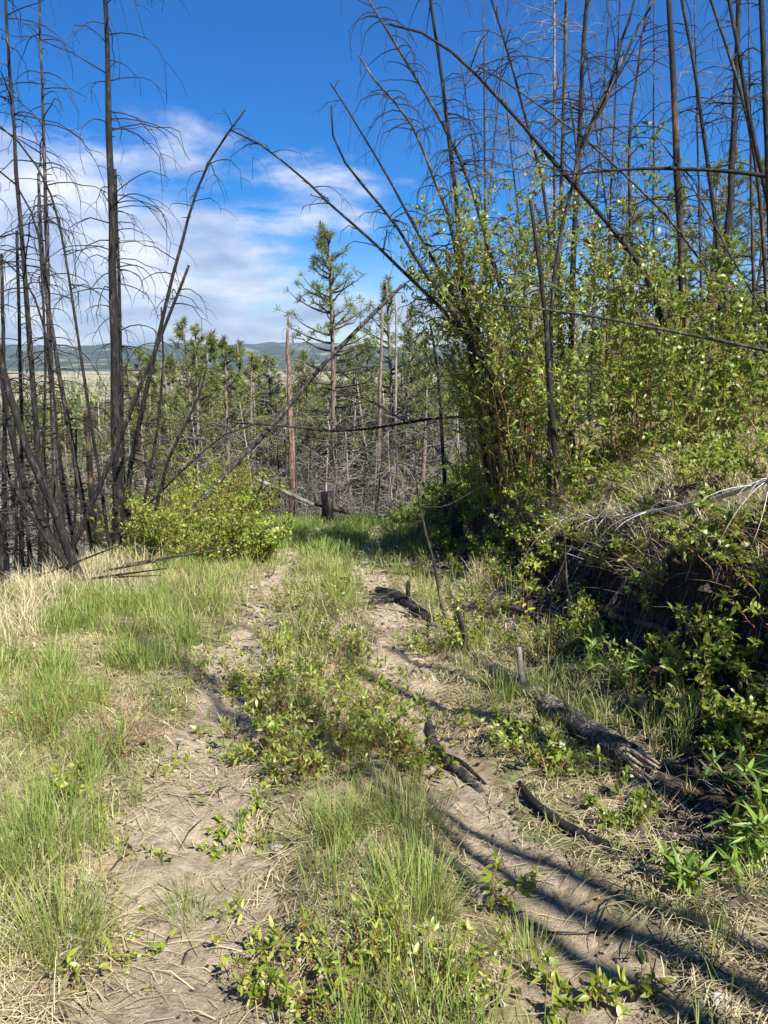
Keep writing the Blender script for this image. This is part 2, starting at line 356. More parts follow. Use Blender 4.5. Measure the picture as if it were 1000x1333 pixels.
# ground: soil, straw litter and burnt earth by place
def ground_mat():
    m, t, out = new_mat('earth')
    v = coord(t)
    big = noise(t, v, 1.1, 5, 0.6); fine = noise(t, v, 14, 8, 0.7); mid = noise(t, v, 4.5, 6, 0.65)
    dirt = rampo(t, fine, [(0.28, (0.085, 0.060, 0.038)), (0.5, (0.25, 0.185, 0.12)), (0.72, (0.40, 0.32, 0.22))])
    litter = rampo(t, fine, [(0.3, (0.075, 0.055, 0.03)), (0.5, (0.26, 0.21, 0.12)), (0.7, (0.42, 0.36, 0.22))])
    c = mixc(t, rampo(t, mid, [(0.40, 0.0), (0.6, 1.0)]), dirt, litter)
    gr = mixc(t, rampo(t, noise(t, v, 2.3, 5), [(0.42, 0.0), (0.62, 0.75)]), c, rampo(t, fine, [(0.3, (0.03, 0.05, 0.012)), (0.7, (0.13, 0.17, 0.05))]))
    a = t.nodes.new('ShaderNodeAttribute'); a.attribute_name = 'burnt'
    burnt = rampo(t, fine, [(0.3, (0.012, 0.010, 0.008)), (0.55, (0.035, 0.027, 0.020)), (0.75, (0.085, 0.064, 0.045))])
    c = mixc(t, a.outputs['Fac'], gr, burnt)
    f = t.nodes.new('ShaderNodeAttribute'); f.attribute_name = 'forest'
    far = noise(t, v, 0.035, 8, 0.65)
    fc = rampo(t, far, [(0.35, (0.045, 0.065, 0.025)), (0.5, (0.10, 0.105, 0.05)), (0.62, (0.20, 0.18, 0.11))])
    c = mixc(t, f.outputs['Fac'], c, fc)
    f2 = t.nodes.new('ShaderNodeAttribute'); f2.attribute_name = 'field'
    c = mixc(t, f2.outputs['Fac'], c, rampo(t, noise(t, v, 0.006, 6), [(0.36, (0.05, 0.07, 0.03)), (0.46, (0.26, 0.23, 0.14)), (0.62, (0.36, 0.31, 0.20))]))
    b = t.nodes.new('ShaderNodeBsdfPrincipled'); b.inputs['Roughness'].default_value = 0.95; b.inputs['Specular IOR Level'].default_value = 0.1
    t.links.new(c, b.inputs['Base Color'])
    bp = t.nodes.new('ShaderNodeBump'); bp.inputs['Strength'].default_value = 0.8; bp.inputs['Distance'].default_value = 0.03
    t.links.new(noise(t, v, 22, 8, 0.7), bp.inputs['Height']); t.links.new(bp.outputs[0], b.inputs['Normal'])
    t.links.new(b.outputs[0], out.inputs[0]); return m
def path_mat():
    m, t, out = new_mat('bare_dirt')
    v = coord(t); fine = noise(t, v, 18, 9, 0.72); mid = noise(t, v, 3.2, 5, 0.6)
    c = rampo(t, fine, [(0.28, (0.12, 0.092, 0.062)), (0.46, (0.37, 0.300, 0.208)), (0.72, (0.58, 0.495, 0.37))])
    c = mixc(t, rampo(t, mid, [(0.4, 0.0), (0.7, 0.7)]), c, rampo(t, fine, [(0.3, (0.18, 0.135, 0.092)), (0.7, (0.46, 0.375, 0.265))]))
    b = t.nodes.new('ShaderNodeBsdfPrincipled'); b.inputs['Roughness'].default_value = 0.95; b.inputs['Specular IOR Level'].default_value = 0.1
    t.links.new(c, b.inputs['Base Color'])
    bp = t.nodes.new('ShaderNodeBump'); bp.inputs['Strength'].default_value = 1.0; bp.inputs['Distance'].default_value = 0.045
    t.links.new(noise(t, v, 26, 9, 0.72), bp.inputs['Height']); t.links.new(bp.outputs[0], b.inputs['Normal'])
    t.links.new(b.outputs[0], out.inputs[0]); return m

# ------------------------------------------------------------------ ground sheet
def lines(segs):
    out = [segs[0][0]]
    for a, b, d0, d1 in segs:
        x = a
        while x < b:
            f = (x-a)/(b-a); x += d0*(d1/d0)**f
            out.append(min(x, b))
    return np.unique(np.array(out))
gx = lines([(-5000, -300, 800, 60), (-300, -20, 40, 1.2), (-20, -5, 0.8, 0.1), (-5, 1.0, 0.075, 0.06), (1.0, 2.6, 0.030, 0.030), (2.6, 6, 0.06, 0.14), (6, 30, 0.15, 1.5), (30, 300, 2, 40), (300, 5000, 60, 800)])
gy = lines([(-14, 0.8, 0.8, 0.1), (0.8, 6, 0.036, 0.055), (6, 20, 0.06, 0.17), (20, 60, 0.2, 1.2), (60, 400, 1.5, 20), (400, 8000, 25, 700)])
X, Y = np.meshgrid(gx, gy)
Z = height(X, Y)
nx, ny = len(gx), len(gy)
ga = Acc()
idx = np.arange(nx*ny).reshape(ny, nx)
Q = np.stack([idx[:-1, :-1], idx[:-1, 1:], idx[1:, 1:], idx[1:, :-1]], -1).reshape(-1, 4)
ga.add(np.stack([X, Y, Z], -1), [Q])
gm = ga.mesh('ground')
U = X - xfoot(Y)
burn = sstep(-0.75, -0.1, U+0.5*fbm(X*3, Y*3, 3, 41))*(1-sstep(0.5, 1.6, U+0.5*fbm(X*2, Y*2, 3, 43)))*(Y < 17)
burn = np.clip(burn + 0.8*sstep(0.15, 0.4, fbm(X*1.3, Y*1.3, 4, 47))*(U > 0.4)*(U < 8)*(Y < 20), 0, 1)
forest = np.clip(sstep(0.5, 3, xleft(Y)-X) + sstep(19, 24, Y), 0, 1)
field = sstep(420, 700, Y)
for nm, arr in (('burnt', burn), ('forest', forest), ('field', field)):
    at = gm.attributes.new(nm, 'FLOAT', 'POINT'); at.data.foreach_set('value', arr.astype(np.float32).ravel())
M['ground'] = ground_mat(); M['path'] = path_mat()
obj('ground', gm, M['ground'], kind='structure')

# the two worn wheel ruts of the track
pa = Acc()
py_ = lines([(0.6, 6, 0.035, 0.05), (6, 17.6, 0.05, 0.12)])
po = np.arange(-1.35, 1.36, 0.03)
PX, PY = np.meshgrid(po, py_); PX = PX + xcen(PY)
w = np.interp(PY, [0, 3, 6, 12, 18], [0.29, 0.25, 0.23, 0.21, 0.19])
mask = np.exp(-(rutd(PX, PY)/w)**2) + 0.62*fbm(PX*2.2, PY*1.5, 4, 61) + 0.30*fbm(PX*9, PY*9, 3, 67)
PZ = height(PX, PY) + np.clip((mask-0.46)*0.07, -0.05, 0.013)
idx = np.arange(PX.size).reshape(PX.shape)
Q = np.stack([idx[:-1, :-1], idx[:-1, 1:], idx[1:, 1:], idx[1:, :-1]], -1).reshape(-1, 4)
keep = (mask.ravel()[Q] > 0.30).any(1)
pa.add(np.stack([PX, PY, PZ], -1), [Q[keep]])
obj('path', pa.mesh('path'), M['path'], kind='structure')

# ------------------------------------------------------------------ far hills
def hill_mat():
    m, t, out = new_mat('far_hillside'); v = coord(t)
    n1 = noise(t, v, 0.0035, 9, 0.68); n2 = noise(t, v, 0.02, 6, 0.7)
    c = rampo(t, n1, [(0.46, (0.022, 0.036, 0.026)), (0.55, (0.055, 0.068, 0.040)), (0.61, (0.20, 0.19, 0.12)), (0.72, (0.33, 0.29, 0.19))])
    c = mixc(t, rampo(t, n2, [(0.45, 0.0), (0.6, 0.8)]), c, (0.03, 0.045, 0.026))
    b = t.nodes.new('ShaderNodeBsdfPrincipled'); b.inputs['Roughness'].default_value = 1.0; b.inputs['Specular IOR Level'].default_value = 0
    t.links.new(c, b.inputs['Base Color']); t.links.new(b.outputs[0], out.inputs[0]); return m
M['hill'] = hill_mat()
hx = np.linspace(-6000, 6000, 180); hy = np.linspace(2600, 8600, 90)
HX, HY = np.meshgrid(hx, hy)
ridge = sstep(2700, 5600, HY)
hz = -78 + ridge*(95 + 60*np.interp(HX, [-6000, -1800, -600, 0, 900, 3000, 6000], [0.5, 0.85, 0.45, 0.25, 0.6, 0.9, 0.8])) * (0.85+0.5*fbm(HX/1300, HY/1300, 5, 101)) + 105*ridge*np.abs(fbm(HX/520, HY/700, 5, 103))
ha = Acc(); idx = np.arange(HX.size).reshape(HX.shape)
ha.add(np.stack([HX, HY, hz], -1), [np.stack([idx[:-1, :-1], idx[:-1, 1:], idx[1:, 1:], idx[1:, :-1]], -1).reshape(-1, 4)])
obj('hills', ha.mesh('hills'), M['hill'], kind='structure')

# ------------------------------------------------------------------ dead trees
def resample(pts, n):
    pts = np.asarray(pts, float); s = np.concatenate([[0], np.cumsum(np.linalg.norm(np.diff(pts, axis=0), axis=1))])
    if len(pts) > 2:                        # smooth the polyline a little
        q = np.linspace(0, s[-1], n*3)
        c = np.stack([np.interp(q, s, pts[:, k]) for k in range(3)], -1)
        for _ in range(3): c[1:-1] = (c[:-2]+2*c[1:-1]+c[2:])/4
        s = np.concatenate([[0], np.cumsum(np.linalg.norm(np.diff(c, axis=0), axis=1))]); pts = c
    q = np.linspace(0, s[-1], n)
    return np.stack([np.interp(q, s, pts[:, k]) for k in range(3)], -1)
def branch_path(p0, out, L, rise, droop, k=8, curl=0.0):
    s = np.linspace(0, 1, k)[:, None]
    hor = s*(1-0.30*droop*s**1.5 - curl*s**3)
    v = rise*s - droop*s**2*0.85
    path = p0 + out*L*hor + np.array([0, 0, 1.0])*L*v
    path = path + 0.022*L*rng.normal(size=(k, 3))*s + 0.07*L*rng.normal(size=3)*np.array([1, 1, 0.3])*s**2
    return path
def add_branches(root, trunk, rad, n, Lmul, mat, joined=False, t0=0.12, t1=0.985, droop=(0.5, 1.15), twigs=3, rise=(0.0, 0.45), rmul=1.0, bias=None):
    base = np.array(root.location); K = len(trunk)
    J = Acc(); lev = t0 + (t1-t0)*rng.random(max(3, n//3))**0.85; tdr = rng.uniform(0.75, 1.15)
    for i in range(n):
        t = float(np.clip(lev[rng.integers(len(lev))]+rng.normal()*0.012, t0, t1))
        f = t*(K-1); a = int(f); b = min(a+1, K-1); f -= a
        p = trunk[a]*(1-f)+trunk[b]*f; r = rad[a]*(1-f)+rad[b]*f
        az = rng.uniform(0, 2*np.pi)
        if bias is not None and rng.random() < 0.5: az = bias + rng.normal()*0.6
        out = np.array([math.cos(az), math.sin(az), 0])
        L = Lmul*rng.uniform(0.55, 1.25)*(0.75+0.6*(1-t)**0.7 if t > 0.3 else rng.uniform(0.4, 1.1))
        if rng.random() < 0.2: L *= rng.uniform(0.12, 0.5)                              # snapped off short
        path = branch_path(p, out, L, rng.uniform(*rise)+(rng.random() < 0.08)*0.5, tdr*rng.uniform(*droop)*(0.4 if rng.random() < 0.08 else 1.12), 8, 0.15)
        rb = min(0.5*r, 0.0078*rmul*(0.6+0.5*L/Lmul))
        acc = J if joined else Acc()
        tube(acc, path, np.linspace(rb, rb*0.32, 8), 4, rng.random())
        for q in range(rng.integers(0, twigs+1)):
            j = rng.integers(2, 7); az2 = az + rng.choice([-1, 1])*rng.uniform(0.4, 1.1)
            o2 = np.array([math.cos(az2), math.sin(az2), 0])
            tube(acc, branch_path(path[j], o2, L*rng.uniform(0.15, 0.45), -0.1, rng.uniform(0.3, 1.1), 5), np.linspace(rb*0.5, rb*0.25, 5), 3, rng.random(), cap=False)
        if not joined: obj('branch', acc.mesh('branch', origin=base), mat, root)
    if joined: obj('branches', J.mesh('branches', origin=base), mat, root, kind='stuff')

def snag(label, px, D, w, nbr=26, L=0.9, mat='char', bmat='twig', D1=None, ext=0.0, group=None, joined=False, name='burnt_tree', ground=True, broken=False, **kw):
    """px: pixels bottom -> top; D forward distance of the foot; w: (foot, top) widths in pixels; ext: metres added past the last point"""
    D1 = D if D1 is None else D1
    if ground and px[0][0] > 560:
        D0 = D
        while (px[0][0]-500)/1000*D*1.0 - xfoot(D) < 0.55 and D < 15: D += 0.1
        D1 += D-D0
    n = len(px); Ds = np.linspace(D, D1, n)
    pts = [P(x, y, d) for (x, y), d in zip(px, Ds)]
    if ground:                                   # carry the foot down into the earth
        d = pts[0]-pts[1]; d = d/np.linalg.norm(d)
        if d[2] > -0.3: d = np.array([d[0]*0.3, d[1]*0.3, -0.8])
        p = pts[0].copy(); s = 0
        while p[2] > H(p[0], p[1])-0.12 and s < 400: p = p + d*0.03; s += 1
        while p[2] < H(p[0], p[1])-0.25 and s < 400: p = p - d*0.03; s += 1
        if np.linalg.norm(p-pts[0]) > 0.05: pts[0:1] = [p] if np.dot(p-pts[0], d) < 0 else [p, pts[0]]
    if ext:
        d = pts[-1]-pts[-2]; pts.append(pts[-1] + d/np.linalg.norm(d)*ext)
    tr = resample(pts, 18)
    s = np.linspace(0, 1, 18)
    w = (w[0]*0.88, w[1]*0.85) if px[0][0] < 560 else (w[0]*0.78, w[1]*0.72)
    r0 = w[0]/2000*D; r1 = w[1]/2000*D1
    if ext: r1 = max(0.008, r1*0.4)
    rad = r0 + (r1-r0)*s**0.85
    if not ground: pass
    else: rad[0] *= 1.25; rad[1] *= 1.06
    wob = 0.5*r0
    tr[1:-1, 0] += wob*0.5*(rng.random(16)-0.5); tr[1:-1, 1] += wob*0.5*(rng.random(16)-0.5)
    root = empty(name, tr[0], label, 'tree' if name != 'fallen_tree' else 'fallen tree', group)
    A = Acc(); tube(A, tr, rad, 9, 0.5, rough=0.16)
    # short dead stubs on the bark
    for q in range(int(6+8*(r0 > 0.05))):
        f = rng.integers(2, 16); az = rng.uniform(0, 6.28)
        o = np.array([math.cos(az), math.sin(az), rng.uniform(-0.2, 0.4)])
        tube(A, [tr[f], tr[f]+o*(rad[f]+rng.uniform(0.02, 0.09))], [0.25*rad[f]+0.003, 0.003], 4, 0.5)
    t = obj('trunk', A.mesh('trunk', origin=tr[0]), M[mat], root)
    if broken:
        B = Acc()
        for q in range(5):
            az = q*1.26; o = np.array([math.cos(az), math.sin(az), 0])*rad[-1]*0.6
            tube(B, [tr[-1]+o-np.array([0, 0, 0.05]), tr[-1]+o*0.9+np.array([0, 0, rng.uniform(0.05, 0.3)])], [rad[-1]*0.55, 0.004], 5, 0.5)
        obj('splintered_top', B.mesh('splintered_top', origin=tr[0]), M[mat if mat != 'char' else 'wood'], root)
    if nbr: add_branches(root, tr, rad, nbr, L, M[bmat], joined, **kw)
    return root

gl = 'burnt trees at the left edge of the track'
gr_ = 'burnt trees on the bank'
snag('tall straight black burnt tree with long drooping branches beside the round green bush', [(155, 712), (153, 600), (150, 480), (148, 380), (144, 230), (140, 100), (138, 0)], 10.6, (21, 7), 92, 1.25, ext=1.6, bias=0.2)
snag('slim burnt tree with curled branches standing second beyond the grass edge', [(76, 735), (73, 664), (69, 540), (63, 400), (58, 210), (54, 80), (51, 0)], 10.9, (11, 5), 84, 1.05, 'char_grey', ext=1.2)
snag('slim black burnt tree bowed to one side at the end of the grass', [(56, 765), (51, 610), (44, 510), (36, 400), (21, 228), (14, 100), (7, 0)], 10.2, (12, 6), 76, 1.05, ext=1.2)
snag('leaning burnt pole tree with a whip-thin top rising behind the round green bush', [(166, 690), (168, 609), (178, 567), (198, 472), (227, 350), (258, 240), (283, 190), (308, 160), (319, 143)], 11.4, (10, 2.5), 46, 1.05)
snag('straight charred pole leaning over and crossing the tall black trunk', [(96, 712), (154, 577), (191, 483), (222, 405), (246, 345)], 9.8, (9, 4), 16, 0.6)
snag('thick charred trunk leaning hard over the dry grass edge', [(94, 728), (66, 650), (39, 595), (18, 535), (0, 470), (-18, 405), (-30, 360)], 9.1, (16, 10), 16, 0.8, ext=2.5)
snag('curved charred trunk leaning below the thick leaning one', [(78, 722), (39, 652), (21, 595), (6, 520), (-4, 430), (-8, 350)], 9.6, (11, 8), 14, 0.8, ext=2)
snag('thin charred pole slanting low over the dry grass edge', [(76, 722), (39, 670), (0, 607), (-40, 545)], 8.9, (8, 6), 10, 0.6, ext=1)
snag('slightly curved grey burnt tree between the slim trees and the tall black trunk', [(124, 725), (105, 640), (87, 544), (72, 454), (60, 380), (52, 300), (50, 226)], 10.9, (10, 4), 34, 0.9, 'char_grey')
snag('short thin burnt tree standing close beside the slim grey burnt tree', [(97, 712), (87, 655), (75, 574), (66, 500), (60, 440)], 11.5, (7, 4), 22, 0.7)
snag('broken brown snag standing behind the burnt poles', [(124, 715), (120, 655), (115, 580), (112, 541)], 13.5, (11, 8), 14, 0.5, 'tan_burnt', broken=True, name='broken_snag')
snag('thin dark burnt tree pressed close against the tall black trunk', [(161, 718), (160, 600), (157, 470), (154, 340), (150, 220)], 11.2, (8, 4), 24, 0.8)
for (a, b, wd, dd) in (((33, 752), (8, 600), 6, 9.6), ((38, 752), (28, 640), 6, 10), ((4, 775), (-6, 640), 8, 8.4), ((45, 770), (14, 560), 7, 9.2), ((20, 765), (18, 520), 6, 11), ((62, 760), (56, 560), 6, 12), ((92, 750), (99, 560), 6, 12.5), ((5, 770), (2, 330), 9, 11.8), ((28, 770), (22, 300), 8, 13)):
    snag('thin black burnt sapling in the thicket past the dry grass edge', [a, ((a[0]+b[0])/2+3, (a[1]+b[1])/2), b], dd, (wd, wd*0.5), 16, 0.7, group='burnt saplings in the thicket')
for pts, wd in ((((120, 560), (85, 330), (75, 275), (56, 228), (28, 185), (-8, 158)), 6), (((84, 700), (75, 560), (62, 440), (40, 370), (0, 333), (-20, 325)), 5), (((52, 700), (60, 480), (52, 300), (25, 240), (-10, 215)), 5)):
    snag('thin dead tree arching right over among the burnt trees', list(pts), 10.3, (wd, 2.5), 22, 0.8, bmat='twig', group='arching dead trees at the edge')
for pts, wd in ((((206, 650), (218, 600), (262, 510), (270, 470)), 8), (((190, 645), (205, 560), (213, 470), (210, 400)), 6), (((210, 640), (240, 610), (290, 565), (345, 548)), 5)):
    snag('slender dark dead stem slanting up out of the round green bush', list(pts), 11.6, (wd, 2.5), 14, 0.6, group='dead stems in the round bush')

# leaning and hung-up trunks in the middle
snag('long bare brown pole leaning across the view above the round green bush', [(268, 645), (300, 609), (350, 560), (422, 472), (475, 420), (524, 371)], 12.5, (11, 5), 10, 0.9, 'char_grey', D1=14)
snag('bowed burnt trunk arching out over the track with its tip hanging low', [(650, 600), (640, 500), (600, 430), (573, 399), (524, 353), (482, 311), (440, 275), (394, 231), (345, 191), (318, 174), (300, 169)], 10.2, (10, 2.6), 46, 0.75, D1=9.6, t0=0.25)
snag('thin bowed burnt tree with an upturned tip next to the long arching trunk', [(668, 610), (635, 480), (580, 392), (545, 343), (517, 294), (482, 252), (457, 224), (436, 192), (430, 160), (431, 137)], 10.8, (10, 3), 30, 0.7, D1=10.2, t0=0.3)
snag('straight thin burnt tree slanting between two bowed ones', [(675, 600), (630, 470), (587, 378), (545, 305), (524, 266), (500, 220), (478, 185), (454, 143), (430, 108)], 11.5, (9, 2.5), 30, 0.7, t0=0.3)
snag('bowed burnt tree bending out from the leafy willows', [(650, 610), (625, 480), (597, 350), (587, 287), (562, 224), (548, 185), (528, 147), (496, 115), (471, 84), (466, 70)], 11.0, (11, 3), 44, 0.85, 'char_grey', t0=0.3)
snag('pale-topped burnt tree leaning out above the willows', [(690, 600), (660, 400), (608, 224), (583, 172), (559, 130), (527, 77), (500, 31), (480, 0)], 11.6, (12, 5), 50, 0.95, 'char_grey', ext=1.2, t0=0.3)
snag('upright black burnt tree rising through the front of the willows', [(640, 650), (615, 480), (601, 350), (596, 280), (587, 192), (580, 140), (570, 63), (561, 0)], 9.6, (14, 7), 46, 0.9, ext=1.5, t0=0.25)
snag('dark trunk leaning long across the upright snags with a bent tip', [(872, 450), (840, 350), (772, 266), (741, 235), (692, 175), (650, 130), (605, 80), (570, 52), (538, 35), (506, 31)], 10.0, (13, 3.5), 30, 0.9, D1=9.4)
snag('tall upright snag with a dense fan of fine grey twigs', [(742, 520), (746, 332), (751, 245), (755, 175), (758, 70), (764, 0)], 12.5, (13, 9), 80, 1.4, 'char', 'twig', ext=3, twigs=4)
snag('tall grey snag with fine twigs behind the dense one', [(728, 520), (730, 300), (734, 140), (737, 0)], 13.5, (11, 7), 80, 1.5, 'char_grey', 'twig_grey', ext=2.5, twigs=4)
snag('narrow grey snag wrapped in fine pale twigs', [(720, 500), (722, 175), (722, 17), (722, -60)], 14.5, (9, 4), 80, 1.4, 'grey', 'twig_grey', ext=1, twigs=4)
fk = snag('forked burnt tree with pale bare wood in its crook', [(716, 560), (718, 400), (728, 310), (744, 245), (756, 195), (770, 164), (797, 122), (812, 75), (835, 24), (860, -10)], 9.4, (9, 4), 22, 1.0, 'char_grey', 'twig', rise=(0.2, 0.9), droop=(0.1, 0.8), D1=9.0, t0=0.4)
fd = fk.location[1]
def fork(pix, r0, mat): 
    pts_ = np.array([P(x, y, fd-0.2) for x, y in pix]); A = Acc(); tube(A, resample(pts_, 10), np.linspace(r0, r0*0.4, 10), 7, 0.5, rough=0.2)
    obj('fork', A.mesh('fork', origin=np.array(fk.location)), M[mat], fk)
fork([(757, 192), (775, 150), (800, 95), (806, 60), (822, 20), (830, -20)], 0.028, 'char_grey')
fork([(770, 166), (790, 128), (806, 92), (812, 66)], 0.020, 'grey')
fork([(744, 246), (752, 205), (748, 170), (740, 120)], 0.02, 'char_grey')
snag('thick half-burnt trunk with tan bark on its lower half', [(896, 530), (890, 400), (886, 315), (883, 245), (879, 157), (874, 70), (870, 0)], 10.4, (16, 11), 14, 0.8, 'tan_burnt', ext=3, t0=0.3)
snag('black pole leaning beside the thick half-burnt trunk', [(948, 480), (937, 400), (935, 315), (926, 245), (916, 168), (902, 77), (888, 0)], 10.8, (10, 7), 16, 0.9, 'black', ext=2, t0=0.4)
snag('thick upright charred snag standing behind the leaning poles', [(942, 500), (941, 400), (947, 315), (954, 210), (958, 105), (961, 0)], 12.0, (17, 9), 20, 1.0, 'black', ext=2, t0=0.4)
snag('dark grey pole leaning out from the end of the bank', [(1004, 470), (996, 350), (991, 262), (982, 196), (968, 130), (947, 63), (926, 0)], 9.6, (10, 6), 16, 0.9, 'char_grey', ext=2, t0=0.3)
snag('black pole leaning and crossing the dark grey pole', [(1020, 420), (1008, 300), (993, 224), (975, 157), (965, 80), (949, 0)], 9.0, (11, 8), 14, 0.9, 'black', ext=2.5, t0=0.3)
snag('straight thick black trunk farthest up the bank slope', [(1010, 520), (1003, 300), (996, 105), (991, 0)], 8.2, (14, 11), 10, 0.8, 'black', ext=3, t0=0.4)
snag('slim dark snag with a forked look behind the half-burnt trunk', [(824, 480), (821, 280), (818, 168), (828, 115), (835, 45), (846, 0)], 13, (9, 5), 46, 1.1, 'char_grey', 'twig', ext=2, twigs=3)
snag('slim burnt tree leaning beside the dense grey snags', [(735, 480), (706, 227), (688, 168), (667, 87), (650, 31), (640, 0)], 11.0, (9, 5), 34, 0.9, ext=1.5, t0=0.3)
snag('thin slanting dead pole crossing the half-burnt trunk', [(905, 330), (877, 290), (832, 245), (790, 206), (755, 175), (720, 150), (650, 100), (620, 85)], 9.8, (5, 2.5), 22, 0.9, 'char_grey', D1=9.4)
snag('thin grey dead pole slanting down under the half-burnt trunk', [(990, 400), (947, 325), (916, 266), (877, 206), (850, 170)], 9.6, (4.5, 2), 12, 0.9, 'char_grey')
snag('dark stem standing among the red willow stems', [(725, 610), (715, 500), (712, 420), (700, 330), (690, 260)], 8.8, (14, 6), 12, 0.6, 'black')
snag('burnt stem standing at the lip of the bank', [(648, 660), (640, 560), (625, 470), (618, 380)], 9.0, (10, 5), 12, 0.6, 'black')
snag('crooked burnt stem at the foot of the willows nearest the track bend', [(580, 640), (575, 560), (570, 480), (560, 420)], 13.5, (8, 4), 14, 0.6)
for (a, b, wd, dd) in (((640, 560), (630, 60), 7, 14), ((790, 520), (806, 30), 7, 13.5), ((690, 540), (664, 180), 6, 13), ((770, 520), (790, 60), 6, 15), ((858, 500), (851, 60), 6, 14.5), ((915, 480), (905, 40), 6, 14), ((985, 480), (975, 40), 8, 13.5), ((810, 520), (770, 120), 5, 12.5), ((660, 560), (610, 150), 5, 12), ((612, 560), (660, 20), 6, 16)):
    snag('thin bare dead tree among the willows on the bank', [a, ((a[0]*0.55+b[0]*0.45)+rng.uniform(-6, 6), (a[1]+b[1])/2), b], dd, (wd, 2.5), 54, 1.15, 'char_grey', 'twig' if dd < 14 else 'twig_grey', group='thin dead trees on the bank', twigs=3, ext=0.8)
# hung-up and fallen trunks
snag('black fallen trunk lying level across the upright snags high above the bank', [(1120, 262), (1000, 229), (965, 224), (912, 220), (846, 219), (790, 222), (720, 229)], 8.6, (10, 3), 10, 0.6, 'black', D1=9.2, ground=False, name='fallen_tree')
snag('fallen black pole slanting down through the willow leaves', [(1120, 488), (1000, 456), (900, 436), (808, 418), (748, 408), (664, 397), (587, 393)], 7.4, (8, 2.5), 10, 0.5, 'char_grey', D1=8.6, ground=False, name='fallen_tree')
snag('thin fallen trunk sagging across the track below the leaning pole', [(690, 540), (640, 540), (559, 545), (492, 557), (440, 562), (363, 554), (300, 550)], 13.0, (6, 2.5), 14, 0.8, 'char', D1=13, ground=False, name='fallen_tree')
snag('thin dead pole hanging down toward the track behind the sagging trunk', [(600, 625), (583, 600), (559, 574), (524, 546), (475, 518), (419, 504)], 12.6, (5, 2.5), 10, 0.7, 'char_grey', D1=13.4, name='fallen_tree')
# burnt trees standing outside the picture on the slope: their shadows cross the track
for (x, y, h, lx, r) in ((2.75, -0.7, 9, 0.3, 0.045), (2.95, -0.3, 8, -0.2, 0.035), (3.15, -0.9, 9, 0.1, 0.05), (3.6, 0.6, 10, -0.5, 0.06), (3.3, 1.5, 7, 0.2, 0.05), (5.0, 2.2, 9, -0.4, 0.07), (4.6, -1.4, 10, 0.6, 0.09), (6.4, 3.4, 9, 0.0, 0.08), (4.4, 0.0, 8, 0.7, 0.05)):
    z = H(x, y)-0.2
    pts = [np.array([x, y, z]), np.array([x+lx*0.4, y, z+h*0.5]), np.array([x+lx, y+0.2, z+h])]
    tr = resample(pts, 14); rad = np.linspace(r, 0.015, 14)
    rt = empty('burnt_tree', pts[0], 'tall burnt tree rooted on the slope past the end of the fallen limb', 'tree', 'burnt trees up the slope beside the track')
    A = Acc(); tube(A, tr, rad, 8, 0.5); obj('trunk', A.mesh('trunk', origin=pts[0]), M['char'], rt)
    add_branches(rt, tr, rad, 34, 1.0, M['twig'])

